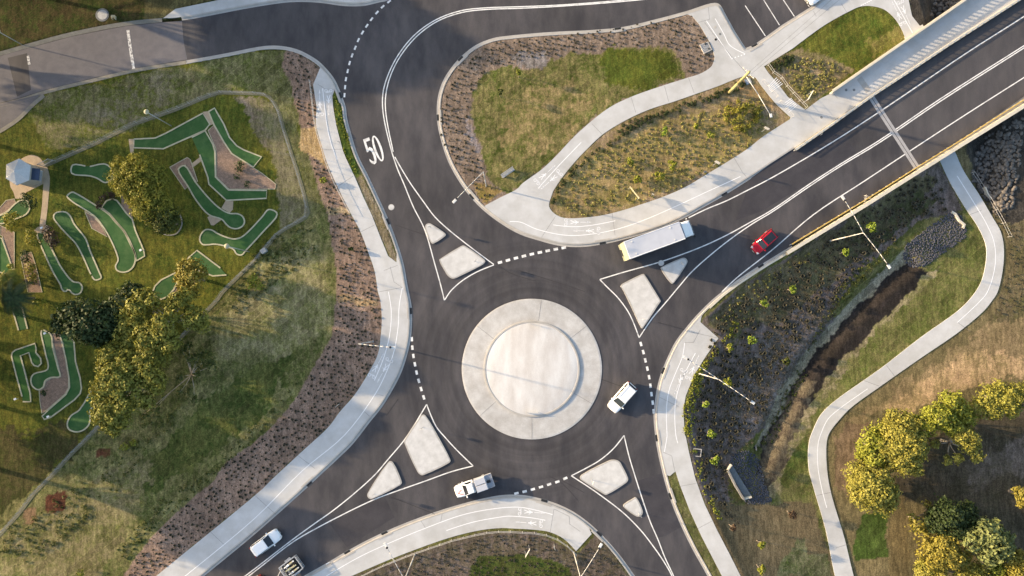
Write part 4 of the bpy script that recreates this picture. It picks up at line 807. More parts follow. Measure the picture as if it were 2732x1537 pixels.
shrub('lime weed clump below the golf fence at the edge of the dry turf', blob(0, 380, 2440, 1330, 50, 2500, 1380, 50, 2410, 1390, 30), .6, 'lime')
shrub('yellow green weed clump on the slope below the gums', blob(0, 1137, 1200, 200, 35, 1290, 160, 30), .5, 'lime')
shrub('yellow green weed at the bottom of the dry slope', blob(0, 1137, 780, 1420, 30), .4, 'lime')
# palm with real fronds
def palm(px, py, r_, label, h=4.5, n=18, lf='dark'):
    g0 = UG(px, py)[2]; x, y, _ = U(px, py, h); t = empty('palm_tree', (x, y, g0)); tag(t, label, 'palm tree')
    tk = MB().path([(0, 0, -.2), (.05, 0, h * .5), (0, 0, h)], [.22, .16, .14], 8).build('trunk', M['bark'], t, True)
    r = random.Random(4); fr = MB()
    for k in range(n):
        a = 6.28 * k / n + r.uniform(-.15, .15); L_ = r_ * r.uniform(.75, 1.05); up = r.uniform(.1, .9)
        pts = [Vector((math.cos(a) * L_ * s, math.sin(a) * L_ * s, h + up * s * 1.6 - (s ** 2) * (1.3 + up) * 1.1)) for s in np.linspace(0, 1, 9)]
        for i in range(8):
            p, q = pts[i], pts[i + 1]; d = (q - p).normalized(); sd = Vector((-math.sin(a), math.cos(a), 0))
            for j in range(3):
                b = p.lerp(q, j / 3); w = .75 * math.sin(min(3.0, .35 + (i + j / 3) / 8 * 2.6))
                for s_ in (-1, 1):
                    tip = b + sd * s_ * w + d * .35 + Vector((0, 0, -.12)); fr.add([b, b + d * .13, tip], [(0, 1, 2)])
    fr.build('fronds', LF[lf], t); return t
palm(33, 794, 2.9, 'big dark feathery palm at the left edge of the golf garden')
palm(20, 745, 1.7, 'smaller light green palm above the big dark one at the left edge', 3.2, 13, 'golf')
# trees at lower right
tree('wattle_tree', 'bright yellow bushy tree nearest the curved lower path', blob(2032, 1137, 900, 430, 80, 1000, 520, 110, 1130, 500, 100, 1100, 620, 120, 1000, 650, 110, 1200, 640, 90, 1180, 740, 90, 1080, 750, 70, 900, 560, 70, 1250, 720, 60), 3.6, 'yellow', per=300, size=.18, group='trees at the lower right')
tree('wattle_tree', 'lime green bushy tree above the yellow one by the path bend', blob(2032, 1137, 1070, 150, 100, 1000, 230, 80, 1080, 300, 90, 1180, 340, 60, 1150, 60, 90), 3.3, 'lime', per=190, size=.21, group='trees at the lower right')
tree('wattle_tree', 'large yellow tree with a drooping lower point in the middle of the clump', blob(2032, 1137, 1350, 100, 120, 1280, 200, 110, 1430, 180, 120, 1350, 300, 120, 1500, 230, 80, 1440, 360, 80, 1500, 430, 45, 1250, 60, 80, 1400, 0, 100, 1300, -60, 90), 4.4, 'yellow', per=300, size=.18, group='trees at the lower right')
tree('wattle_tree', 'yellow tree with bare pale branches on its shaded right side', blob(2032, 1137, 1900, 60, 90, 1980, 130, 90, 2010, 210, 55, 1860, 0, 80, 2080, 290, 50, 1900, 310, 40, 1800, 330, 35, 2060, 190, 45, 1680, 170, 35), 4.1, 'yellow', per=280, size=.18, group='trees at the lower right', trunk='barkpale')
tree('wattle_tree', 'green and yellow tree in the upper part of the clump, left of the edge trees', blob(2032, 760, 1450, 1340, 80, 1600, 1360, 80, 1700, 1270, 100, 1830, 1140, 90, 1900, 1230, 90, 1820, 1340, 80, 1990, 1300, 70), 4.1, 'lime', per=300, size=.18, group='trees at the lower right')
tree('wattle_tree', 'yellow green tree at the right frame edge below the dry grass', blob(2032, 760, 2100, 1200, 80, 2200, 1080, 100, 2300, 1030, 90, 2250, 1180, 90, 2380, 1100, 90, 2420, 1200, 65, 2480, 1030, 70, 2560, 1080, 90, 2650, 1020, 90), 4.1, 'gum', per=300, size=.18, group='trees at the lower right')
tree('wattle_tree', 'orange leaved tree in the bottom corner clump', blob(2032, 1137, 1620, 1200, 90, 1750, 1200, 100, 1700, 1300, 90, 1800, 1130, 80, 1850, 1280, 80, 1950, 1250, 60, 1960, 1350, 60), 3.6, 'orange', per=300, size=.18, group='trees at the lower right')
tree('needle_tree', 'pale needle leaved tree with fine spreading branches at the lower right', blob(2032, 1137, 2150, 1050, 110, 2250, 1150, 110, 2050, 1120, 80, 2310, 1190, 90, 2350, 1090, 70, 2200, 1250, 80, 2250, 960, 50, 1960, 1050, 60), 4.4, 'needle', per=80, size=.3, group='trees at the lower right', trunk='barkpale')
tree('needle_tree', 'very dark tree above the pale needle leaved one', blob(2032, 1137, 1800, 850, 120, 1950, 900, 100, 1700, 930, 90, 1850, 1000, 90, 1750, 780, 60, 2000, 800, 60, 2050, 960, 50, 1650, 860, 60), 3.3, 'dark', per=300, size=.18, group='trees at the lower right')
tree('wattle_tree', 'thin brownish tree left of the very dark one', blob(2032, 1137, 1500, 950, 60, 1550, 1050, 60, 1450, 880, 40, 1600, 760, 40, 1620, 1010, 50), 2.8, 'orange', per=60, size=.25, group='trees at the lower right')
tree('wattle_tree', 'small lime tree between the orange and the pale trees at the bottom edge', blob(2032, 1137, 2250, 1340, 60, 2270, 1400, 55), 2.8, 'lime', per=130, size=.25, group='trees at the lower right')
tree('wattle_tree', 'yellow brown tree in the extreme lower right corner', blob(2032, 1137, 2430, 1340, 80, 2510, 1290, 70, 2500, 1420, 90, 2600, 1380, 90, 2420, 1440, 60), 3.6, 'orange', per=300, size=.18, group='trees at the lower right')
tree('wattle_tree', 'yellow tree cut by the bottom edge left of the corner', blob(2032, 1137, 2050, 1440, 90, 1950, 1470, 70, 2150, 1480, 80, 1600, 1400, 80, 1550, 1330, 40, 1700, 1440, 80), 3.3, 'yellow', per=280, size=.18, group='trees at the lower right')
tree('wattle_tree', 'small golden tree alone at the right frame edge', blob(2032, 1137, 2500, 640, 50, 2530, 710, 55, 2580, 680, 60), 2.8, 'orange', per=190, size=.21, group='trees at the lower right')
# tall trees standing beyond the left side of the view; the evening sun comes between them
for i, (px, py, h, R_) in enumerate(((-210, 330, 9.5, 110), (-190, 800, 9, 100), (-300, 1060, 11, 130), (-170, 1290, 11, 120), (-360, 60, 12, 140), (-150, -130, 13, 140), (250, -190, 11, 110), (-560, 850, 13, 150), (60, -130, 12, 120))):
    r = random.Random(50 + i); bl = []
    for k in range(16):
        a = r.uniform(0, 6.28); q = R_ * math.sqrt(r.random()) * .8; bl.append((px + q * math.cos(a), py + q * math.sin(a), r.uniform(32, 48)))
    tree('gum_tree', 'tall gum tree standing beyond the left and upper edge of the view', bl, h * .72, 'olive', per=45, size=.42, group='tall trees left of the golf garden', zr=h * .42, tr=.35)

# saplings and bushes
SAP = [(2032, 380, 1060, 820, 55, 'bright green sapling right of the double armed street lamp'), (2032, 380, 815, 1060, 38, 'small bright sapling under the left arm of the double street lamp'),
 (2032, 380, 310, 1420, 44, 'bright round sapling high on the dark bank left of the ditch'), (1360, 760, 2465, 175, 44, 'bright sapling on the dark bank, nearest the road kerb'),
 (1360, 760, 2350, 530, 52, 'bright sapling in the middle of the dark bank right of the paved corner'), (1360, 760, 2125, 610, 38, 'small yellow green sapling just below the paved corner of the east path'),
 (1360, 760, 2105, 940, 46, 'yellow green sapling under the arm of the east street lamp'), (1360, 760, 1890, 1150, 34, 'narrow bright sapling close to the east path below the lamp'),
 (1360, 1137, 1950, 70, 42, 'bright sapling above the square stormwater pit'), (1360, 1137, 1985, 330, 48, 'bright sapling below and right of the square stormwater pit'),
 (1360, 1137, 2160, 980, 32, 'orange tinged seedling on the brown slope below the culvert'), (1360, 1137, 2440, 1150, 38, 'thin green seedling on the brown slope near the bottom'),
 (1360, 1137, 2440, 1390, 44, 'thin staked seedling at the very bottom of the brown slope'), (2032, 1137, 300, 860, 45, 'dry brownish seedling left of the lower path'),
 (2032, 760, 235, 735, 45, 'dull green bush beside the ditch on the dark bank'), (1360, 0, 90, 700, 28, 'pale yellow green seedling in the north island lawn'),
 (1360, 0, 1500, 1270, 46, 'bright lime bush in the middle of the north east bed'), (1360, 0, 1800, 1220, 26, 'small lime bush in the north east bed right of the larger lime one'),
 (1360, 0, 1945, 1310, 40, 'lime bush in the north east bed left of the big green bush'), (1360, 380, 1560, 220, 55, 'lime sapling with a pale stake in the north east bed'),
 (1360, 380, 1450, 320, 50, 'low lime bush below the staked sapling in the north east bed'), (1360, 380, 1240, 360, 42, 'lime bush above the tilted sign board'),
 (1360, 380, 1170, 180, 40, 'dull lime bush in the upper part of the north east bed'), (680, 380, 655, 370, 35, 'yellowish weed bush in the western planted strip'), (680, 380, 925, 1035, 26, 'dark spiky bush in the western planted strip'),
 (680, 0, 2370, 880, 36, 'pale seedling at the left of the north island lawn')]
for ox, oy, x, y, r_, lab in SAP:
    lf = 'bright' if 'bright' in lab else ('lime' if ('lime' in lab or 'yellow' in lab or 'thin' in lab) else ('red' if 'dry' in lab or 'orange' in lab else ('dark' if 'dark s' in lab else 'olive')))
    rr = random.Random(x); b = blob(ox, oy, x, y, r_ * .62)
    for k in range(6):
        a = rr.uniform(0, 6.28); b += blob(ox, oy, x + r_ * .62 * math.cos(a), y + r_ * .62 * math.sin(a), r_ * rr.uniform(.3, .45))
    isb = 'bush' in lab
    tree('bush' if isb else 'sapling', lab, b, .7 if isb else 1.9, lf, 'bush' if isb else 'sapling', per=130, size=.15, group='young plants in the beds', zr=.4, branches=not isb, tr=.05, rs=1.1)
gb = []
rr = random.Random(3)
for k in range(26):
    a = rr.uniform(0, 6.28); q = 175 * math.sqrt(rr.random()); gb += blob(1360, 0, 2240 + q * math.cos(a), 1120 + q * .8 * math.sin(a), rr.uniform(16, 34))
tree('bush', 'large sprawling green bush in the north east bed near the street lamp', gb, .6, 'golf', 'bush', per=220, size=.13, rs=1.25, group='young plants in the beds', zr=.6, branches=False)

# small planted tufts in rows: star shaped clumps of strappy leaves
def tuft_mesh(name, R_, n, h, m, seed, wid=.05):
    r = random.Random(seed); mb = MB()
    for k in range(n):
        a = 6.28 * k / n + r.uniform(-.3, .3); L_ = R_ * r.uniform(.6, 1.1); z = h * r.uniform(.5, 1.1); ca, sa = math.cos(a), math.sin(a); w = wid * r.uniform(.7, 1.3)
        mb.add([(-sa * w, ca * w, 0), (sa * w, -ca * w, 0), (ca * L_ * .5 + sa * w, sa * L_ * .5 - ca * w, z), (ca * L_ * .5 - sa * w, sa * L_ * .5 + ca * w, z), (ca * L_, sa * L_, z * .75)], [(0, 1, 2, 3), (3, 2, 4)])
    me = bpy.data.meshes.new(name); me.from_pydata(mb.V, [], mb.F); me.materials.append(m); return me
def scatter(poly, sp, jit=.3, drop=.08, ang=0.0, seed=1, margin=0):
    r = random.Random(seed); P = np.array(poly); x0, y0 = P.min(0); x1, y1 = P.max(0); ca, sa = math.cos(R(ang)), math.sin(R(ang)); cx, cy = (x0 + x1) / 2, (y0 + y1) / 2
    D = math.hypot(x1 - x0, y1 - y0) / 2; out = []; n = int(D / sp) + 1
    for i in range(-n, n + 1):
        for j in range(-n, n + 1):
            u, v = (i + (.5 if j % 2 else 0) + r.uniform(-jit, jit)) * sp, (j * .9 + r.uniform(-jit, jit)) * sp
            if r.random() > drop: out.append((cx + u * ca - v * sa, cy + u * sa + v * ca))
    A = np.array(out); k = inside(A[:, 0], A[:, 1], poly); 
    if margin:
        cl = list(poly) + [poly[0]]; k &= dist(A[:, 0], A[:, 1], cl) > margin
    return A[k]
NI = [(1172, 380), (1172, 290), (1230, 160), (1330, 108), (1500, 92), (1700, 62), (1845, 32), (1900, 130), (1898, 172), (1850, 196), (1826, 206), (1810, 160), (1774, 124), (1640, 130), (1500, 148), (1420, 160), (1300, 190), (1262, 240), (1250, 300), (1262, 370), (1300, 480), (1330, 515), (1290, 545), (1230, 470)]
straw = c(680, 0, 460, 1240, 600, 1230, 660, 1400, 700, 1620, 640, 1600, 560, 1500, 430, 1449)
pts = [(p, 1.0) for p in scatter(BED_W, 12.5, .33, .14, 20, 2, 4)]
sa_ = np.array([p for p, _ in pts]); kk = ~inside(sa_[:, 0], sa_[:, 1], straw); pts = [q for q, k in zip(pts, kk) if k]
pts += [(p, .95) for p in scatter(NI, 12.5, .33, .14, 10, 3, 4)]
BANK = [(1900, 860), (1960, 800), (2060, 730), (2140, 690), (2440, 470), (2490, 440), (2540, 560), (2440, 600), (2300, 720), (2180, 850), (2080, 1000), (2030, 1130), (1950, 1210), (1940, 1350), (1990, 1500), (1880, 1300), (1850, 1120), (1870, 1000)]
pts += [(p, 1.75) for p in scatter(BANK, 14, .4, .15, 30, 4, 4)]
pts += [(p, .9) for p in scatter([(2608, 480), (2720, 620), (2740, 700), (2740, 830), (2660, 850), (2650, 830), (2690, 740), (2695, 650), (2640, 560)], 13, .35, .1, 0, 5)]
pts += [(p, .9) for p in scatter([(960, 1537), (1110, 1484), (1290, 1424), (1440, 1424), (1530, 1480), (1590, 1432), (1690, 1560), (1500, 1600), (1100, 1600)], 13, .4, .2, 0, 6, 5)]
variants = [tuft_mesh('planted_tuft', .21, 9, .16, LF['tuft'], 20 + k) for k in range(4)]
rr = random.Random(9); allt = []
for p, s in pts: allt.append((p, s * rr.uniform(.4, 1.5), rr.randrange(4), rr.uniform(0, 6.28)))
allt.sort(key=lambda q: -q[1])
for (p, s, k, a) in allt[:300]:
    o = bpy.data.objects.new('planted_tuft', variants[k]); C.objects.link(o); o.location = UG(p[0], p[1], .0); o.rotation_euler = (0, 0, a); o.scale = (s, s, s)
    tag(o, 'small dark strappy tuft planted in rows in the mulch', 'plant', 'tufts planted in the mulch beds')
def merged(name, items, variants, m, dz=0.0, kind='stuff', label=None, cat=None):
    Vs = []; Fs = []; base = [np.array([v.co[:] for v in me.vertices]) for me in variants]; fc = [[tuple(p.vertices) for p in me.polygons] for me in variants]; b = 0
    A = np.array([q[0] for q in items]); 
    for (p, s, k, a) in items:
        x, y, z = UG(p[0], p[1], dz); ca, sa = math.cos(a), math.sin(a); v = base[k] * s
        w = np.stack([v[:, 0] * ca - v[:, 1] * sa + x, v[:, 0] * sa + v[:, 1] * ca + y, v[:, 2] + z], 1); Vs.append(w); Fs += [tuple(i + b for i in f) for f in fc[k]]; b += len(w)
    o = mesh(name, np.concatenate(Vs), Fs, m); return tag(o, label, cat, None, kind)
merged('planted_tufts', allt[300:], variants, LF['tuft'], 0, 'stuff', 'rows of smaller dark tufts in the mulch beds', 'plants')
# round dark shrubs along the left and upper edge of the north-east bed
edge = c(1360, 380, 470, 560, 400, 600, 460, 400, 600, 250, 800, 60, 960, 0) + c(1360, 0, 1100, 1180, 1500, 1050, 2000, 880, 2290, 760, 2290, 860, 2000, 960, 1560, 1110, 1160, 1290, 960, 1440) + c(1360, 380, 780, 160, 620, 330, 520, 420)
bv = []
for k in range(3):
    V, Q = leaves([(0, 0, .16)], [.26], 2200, .07, .8, 70 + k, .7); me = bpy.data.meshes.new('round_shrub'); me.from_pydata([tuple(v) for v in V], [], [tuple(q) for q in Q]); me.materials.append(LF['dark']); bv.append(me)
for i, p in enumerate(scatter(edge, 11.5, .25, .12, 30, 12, 2)):
    o = bpy.data.objects.new('round_shrub', rr.choice(bv)); C.objects.link(o); o.location = (*U(p[0], p[1], .13)[:2], .10); s = rr.uniform(.7, 1.15); o.scale = (s, s, s); o.rotation_euler = (0, 0, rr.uniform(0, 6))
    tag(o, 'small round dark shrub in the rows along the edge of the north east bed', 'shrub', 'round shrubs edging the north east bed')
for i, p in enumerate(scatter(c(2032, 0, 60, 620, 250, 530, 330, 520, 330, 600, 200, 640, 150, 700, 100, 690), 11, .2, .1, 30, 13, 1)):
    o = bpy.data.objects.new('round_shrub', rr.choice(bv)); C.objects.link(o); o.location = (*U(p[0], p[1], .13)[:2], .09); s = rr.uniform(.8, 1.2); o.scale = (s, s, s)
    tag(o, 'small round dark shrub in the corner bed beside the striped ramp', 'shrub', 'round shrubs in the corner bed by the ramp')
# low ground cover: leafy clumps nobody could count
def cover(name, areas, lf, label, size=.12):
    cs = []; rd_ = []
    for poly, sp, r_, drop, sd in areas:
        for p in scatter(poly, sp, .5, drop, 15, sd):
            x, y, z = UG(p[0], p[1]); q = r_ * rr.uniform(.5, 1.3); cs.append((x, y, z + q * .3)); rd_.append(q)
    V, Q = leaves(cs, rd_, 150, size, .7, 5, .3); return tag(npmesh(name, V, Q, LF[lf]), label, 'ground cover', None, 'stuff')
NEB2 = c(1360, 380, 470, 600, 560, 330, 800, 130) + c(1360, 0, 1000, 1400, 1300, 1250, 1700, 1120, 2150, 960, 2450, 950, 2500, 1250) + c(1360, 380, 2300, 40, 1900, 300, 1500, 500, 1100, 630, 700, 710)
cover('ground_cover', [(NEB2, 10.5, .22, .42, 21), (c(2032, 0, 230, 640, 420, 560, 700, 600, 800, 700, 700, 820, 420, 960, 250, 800), 9, .26, .2, 22),
     ([(1885, 870), (1960, 790), (2110, 690), (2200, 640), (2130, 740), (2040, 830), (1960, 870)], 12, .18, .5, 23)], 'tuftolive', 'olive low plants covering the north east bed')
cover('ground_cover', [(c(1360, 760, 1985, 590, 2030, 620, 1900, 830, 1860, 880, 1870, 1000, 1800, 1100, 1790, 1280, 1760, 1449, 1690, 1449, 1680, 1200, 1780, 880), 7, .26, .12, 31),
     (c(1360, 760, 2150, 330, 2230, 340, 2200, 480, 2060, 560, 2020, 550, 2120, 460), 7.5, .25, .2, 32), (c(1360, 1137, 1700, 0, 1760, 0, 1800, 180, 1860, 330, 1900, 560, 2050, 900, 2030, 930, 1880, 660, 1790, 420), 9, .24, .35, 33),
     (c(680, 380, 850, 30, 920, 130, 990, 280, 960, 300, 880, 130), 7, .18, .3, 34), (c(680, 0, 770, 900, 820, 1020, 860, 1200, 950, 1440, 880, 1400, 800, 1200, 765, 1050), 7, .16, .35, 35)], 'lime', 'bright yellow green low plants along the edge of the east path')
cover('ground_cover', [([(2100, 850), (2160, 800), (2260, 740), (2230, 850), (2130, 980), (2060, 1120), (2000, 1160), (1930, 1120), (1890, 1010), (1980, 960)], 8.5, .24, .25, 41), ([(1860, 1110), (1960, 1130), (2010, 1180), (1940, 1230), (1960, 1330), (1990, 1420), (1900, 1340)], 9, .22, .3, 42)], 'grey', 'dull purple grey low plants on the dark bank', .075)
cover('ground_cover', [([(2250, 740), (2330, 680), (2400, 640), (2330, 720), (2240, 830), (2180, 900), (2130, 980), (2190, 860)], 8, .26, .3, 43), ([(2130, 980), (2080, 1080), (2020, 1200), (2060, 1180), (2110, 1080), (2160, 990)], 9, .22, .4, 44)], 'olive', 'green weeds along the dry edge of the ditch')
cover('ground_cover', [([(560, 1250), (700, 1120), (820, 980), (850, 930), (800, 1010), (700, 1150), (540, 1300), (420, 1400), (340, 1500), (300, 1480), (420, 1340)], 11, .24, .45, 51), ([(0, 1420), (150, 1330), (330, 1200), (420, 1080), (560, 960), (480, 1120), (330, 1290), (200, 1420), (100, 1500), (0, 1500)], 14, .3, .5, 52), ([(700, 640), (830, 600), (850, 660), (740, 760), (620, 850), (600, 800)], 12, .26, .45, 53)], 'olive', 'scattered green weeds in the dry turf slope')

# stones
def rocks(name, polys, sp, s0, s1, m, label, seed=1, dz=0.0):
    r = np.random.default_rng(seed); ph = (1 + 5 ** .5) / 2
    ico = np.array([(-1, ph, 0), (1, ph, 0), (-1, -ph, 0), (1, -ph, 0), (0, -1, ph), (0, 1, ph), (0, -1, -ph), (0, 1, -ph), (ph, 0, -1), (ph, 0, 1), (-ph, 0, -1), (-ph, 0, 1)], float) / 1.9
    F_ = np.array([(0, 11, 5), (0, 5, 1), (0, 1, 7), (0, 7, 10), (0, 10, 11), (1, 5, 9), (5, 11, 4), (11, 10, 2), (10, 7, 6), (7, 1, 8), (3, 9, 4), (3, 4, 2), (3, 2, 6), (3, 6, 8), (3, 8, 9), (4, 9, 5), (2, 4, 11), (6, 2, 10), (8, 6, 7), (9, 8, 1)])
    Vs = []; Fs = []; b = 0
    for poly in polys:
        for p in scatter(poly, sp, .45, .03, 20, seed):
            x, y, z = UG(p[0], p[1], dz); s = r.uniform(s0, s1); v = ico * r.uniform(.75, 1.2, (12, 1)) * s * r.uniform(.7, 1.2, 3); v[:, 2] *= .6
            a = r.uniform(0, 6.28); w = np.stack([v[:, 0] * math.cos(a) - v[:, 1] * math.sin(a) + x, v[:, 0] * math.sin(a) + v[:, 1] * math.cos(a) + y, v[:, 2] + z + s * .15], 1); Vs.append(w); Fs.append(F_ + b); b += 12
    return tag(npmesh(name, np.concatenate(Vs), np.concatenate(Fs), M[m], k=3), label, 'rocks', None, 'stuff')
rocks('rock_apron', [ROCK1], 4.2, .10, .19, 'rock_dark', 'dark blue grey stone apron at the head of the ditch', 2)
rocks('rock_apron', [ROCK2], 4.2, .10, .19, 'rock_dark', 'dark grey stones in front of the concrete culvert', 3)
rocks('creek_rocks', [ROCK3, ROCK4], 9.5, .22, .46, 'rock', 'pale tumbled boulders lining the creek beside the bridge', 4)
rocks('creek_rocks', [ROCK3B], 8, .16, .3, 'rock', 'smaller stones between the low path and the creek', 5)

# ------------------------------------------------------------------ mini golf
LANES = [
 (0, 0, [1295, 1345, 1500, 1335, 1600, 1290, 1960, 1095, 2030, 1200, 1985, 1260, 1850, 1320, 1580, 1440, 1295, 1430], 0, 'felt', 'angular green putting lane at the top of the golf garden', True),
 (0, 0, [2015, 1080, 2075, 1045, 2100, 1090, 2165, 1200, 2220, 1330, 2290, 1410, 2360, 1450, 2530, 1517, 2450, 1617, 2240, 1487, 2160, 1367, 2070, 1210], 0, 'felt', 'narrow green putting lane curving down the right side of the pink gravel bed', True),
 (0, 380, [1855, -48, 1985, -112, 2060, 20, 2080, 90, 2085, 335, 2210, 460, 2580, 464, 2575, 542, 2190, 562, 2020, 405, 2010, 340, 1930, 120], 0, 'felt', 'long green putting lane bending round the left of the pink gravel bed', False),
 (0, 380, [1725, 260, 1785, 225, 1900, 395, 2040, 560, 2130, 640, 2220, 685, 2300, 690, 2345, 715, 2365, 765, 2345, 810, 2290, 835, 2230, 825, 2190, 795, 2145, 745, 2020, 700, 1900, 565, 1820, 430], 1, 'felt', 'green putting lane with a rounded end starting from a gravel box'  , True),
 (0, 380, [2680, 690, 2599, 650, 2536, 720, 2400, 865, 2330, 920, 2260, 935, 2180, 915, 2100, 880, 2050, 850, 1990, 845, 1945, 890, 1933, 945, 1960, 985, 2010, 988, 2080, 983, 2180, 1002, 2260, 1035, 2290, 1078, 2335, 1087, 2380, 1040, 2536, 870], 1, 'felt', 'hockey stick shaped green putting lane at the right of the golf lawn', True),
 (0, 380, [870, 232, 960, 212, 1020, 210, 1070, 245, 1092, 310, 1075, 360, 1020, 390, 940, 348, 870, 325, 695, 300, 705, 218], 1, 'felt', 'short bulb ended putting lane right of the golf hut', False),
 (0, 380, [700, 480, 730, 490, 930, 610, 1060, 700, 1110, 760, 1200, 860, 1250, 960, 1300, 1060, 1312, 1130, 1290, 1200, 1250, 1240, 1190, 1256, 1130, 1235, 1118, 1195, 1142, 1140, 1130, 1080, 1060, 920, 980, 790, 910, 710, 690, 565, 650, 520], 1, 'felt', 'long S curved putting lane, the left of the two side by side lanes', True),
 (0, 380, [980, 630, 1030, 565, 1080, 545, 1130, 560, 1170, 610, 1220, 680, 1280, 740, 1310, 850, 1390, 1040, 1400, 1100, 1322, 1145, 1308, 1080, 1256, 950, 1204, 858, 1114, 756, 1062, 692], 0, 'felt', 'long putting lane with an arched head, the right of the two side by side lanes', True),
 (0, 380, [880, 1275, 810, 1120, 735, 980, 640, 880, 560, 790, 520, 730, 530, 690, 570, 672, 640, 675, 680, 710, 720, 790, 830, 930, 870, 1040, 955, 1240, 980, 1310, 920, 1330], 1, 'felt', 'straight putting lane with a rounded upper end in the middle of the golf lawn', False),
 (0, 380, [365, 880, 400, 1000, 440, 1090, 520, 1260, 590, 1380, 600, 1415, 630, 1442, 665, 1420, 700, 1455, 740, 1470, 780, 1450, 795, 1400, 770, 1360, 705, 1345, 600, 1220, 540, 1110, 490, 1000, 480, 900], 1, 'felt', 'putting lane with a heart shaped lower end below the tan landing', False),
 (0, 380, [-10, 925, 20, 925, 80, 1090, 130, 1240, 130, 1300, -10, 1250], 0, 'felt', 'putting lane half cut off by the left frame edge', True),
 (0, 380, [-10, 715, 60, 680, 140, 600, 200, 560, 260, 560, 290, 630, 260, 690, 180, 730, -10, 785], 1, 'felt', 'curved putting lane below the golf hut at the left edge', True),
 (0, 380, [2130, 1215, 1905, 1045, 1820, 1120, 1770, 1210, 1690, 1265, 1560, 1330, 1500, 1390, 1480, 1445, 1500, 1487, 1560, 1515, 1620, 1490, 1680, 1420, 1720, 1340, 1900, 1230, 2060, 1290, 2190, 1280], 0, 'felt', 'putting lane partly under the small golden tree', False),
 (0, 760, [215, 1080, 160, 880, 112, 690, 120, 655, 150, 630, 340, 565, 352, 620, 350, 655, 395, 710, 402, 760, 370, 790, 330, 780, 308, 750, 280, 655, 200, 685, 250, 870, 295, 1050, 300, 1130, 222, 1130], 0, 'felt_bright', 'bright green hook shaped putting lane at the lower left', False),
 (0, 760, [405, 440, 440, 650, 465, 815, 330, 862, 303, 910, 315, 975, 370, 1012, 420, 985, 435, 930, 490, 895, 580, 885, 560, 800, 540, 720, 510, 600, 490, 480], 1, 'felt', 'dark green putting lane with a round lower end beside the brown gravel bed', False),
 (0, 760, [580, 480, 600, 545, 640, 720, 670, 900, 675, 990, 640, 1060, 470, 1210, 410, 1270, 430, 1300, 490, 1280, 720, 1110, 775, 1050, 788, 1000, 775, 900, 730, 740, 715, 550, 650, 480], 0, 'felt', 'long curved putting lane right of the brown gravel bed', False),
 (0, 760, [965, 930, 770, 1210, 690, 1265, 655, 1330, 665, 1390, 740, 1420, 810, 1400, 860, 1350, 872, 1290, 870, 1220, 970, 1090, 1090, 950], 1, 'felt', 'spoon shaped putting lane left of the lower gum tree', False),
 (0, 760, [180, 440, 135, 285, 120, 230, 215, 215, 268, 425], 0, 'felt', 'short straight putting lane coming out from under the palm', False)]
for ox, oy, p, sm, m, lab, closed in LANES:
    q = c(ox, oy, *p); q2 = smooth(q, 4, True) if sm else q
    w = W(q2, .1); x0, y0 = w[0]; rel = [(a - x0, b - y0) for a, b in w]
    t = tag(empty('putting_lane', (x0, y0, .09)), lab, 'putting lane', 'mini golf putting lanes')
    MB().slab(rel, .035, -.05).build('turf', M[m], t)
    bl = rel + ([rel[0]] if closed else []); P = np.array(bl); keep = [0]
    for i in range(1, len(P)):
        if np.hypot(*(P[i] - P[keep[-1]])) > .15: keep.append(i)
    P = P[keep]
    MB().profile(P, [(.08, -.03), (.08, .075), (-.11, .075), (-.11, -.03)]).build('border', M['golfborder'], t)
def bed(poly, m, lab, z=.02, name='gravel_bed', cat='garden bed', border=True):
    w = W(poly, .1); x0, y0 = w[0]; rel = [(a - x0, b - y0) for a, b in w]
    t = tag(empty(name, (x0, y0, .09)), lab, cat, 'surfaced beds in the golf garden'); MB().slab(rel, z, -.05).build('surface', M[m], t)
    if border: MB().profile(np.array(rel + [rel[0]]), [(.03, -.03), (.03, z + .03), (-.05, z + .03), (-.05, -.03)]).build('edging', M['golfborder'], t)
bed(c(0, 380, 2010, -115, 2065, -165, 2150, -30, 2240, 112, 2536, 300, 2669, 405, 2660, 452, 2215, 454, 2090, 332, 2086, 60), 'gravel', 'large triangular pink gravel bed in the upper golf garden')
bed(c(0, 380, 1640, 240, 1810, 145, 1840, 165, 1912, 380, 1885, 388, 1790, 218, 1718, 258, 1815, 430, 1788, 455), 'gravel', 'gravel box wrapped round the head of a putting lane')
bed(c(0, 380, 818, 665, 905, 715, 975, 795, 1040, 915, 888, 832), 'gravel', 'narrow gravel wedge left of the S curved putting lane')
bed(c(0, 380, 1100, 755, 1196, 865, 1252, 1000, 1180, 900), 'gravel', 'thin gravel sliver between the two side by side lanes', border=False)
bed(c(0, 380, 1172, 490, 1262, 600, 1282, 735, 1222, 672, 1175, 605), 'gravel', 'dark gravel wedge at the right of the arched lane head', border=False)
bed(c(0, 380, 305, 1060, 345, 1180, 410, 1449, 270, 1449, 200, 1110, 230, 1070), 'gravel', 'narrow brown garden bed near the palm')
bed(c(0, 380, 0, 800, 140, 868, 140, 1240, 75, 1070, 22, 905, 0, 895), 'gravel', 'brown garden bed at the far left edge')
bed(c(0, 380, -10, 640, 60, 560, 140, 545, 155, 590, 60, 670, -10, 705), 'gravel', 'small brown garden bed below the golf hut')
bed(c(0, 760, 492, 470, 565, 470, 612, 560, 645, 740, 664, 900, 662, 995, 630, 1055, 465, 1200, 405, 1245, 385, 1120, 378, 1018, 425, 992, 442, 935, 492, 902, 590, 888, 568, 790, 545, 700), 'gravel', 'tall brown gravel bed between two lower putting lanes')
bed(c(0, 760, 1610, 115, 1690, 25, 1740, 30, 1720, 100, 1660, 130), 'gravel', 'small gravel patch under the golden tree', border=False)
bed(c(0, 380, 1243, -32, 1292, -32, 1292, 100, 1262, 112), 'paver', 'tan paved step at the left end of the top putting lane', border=False)
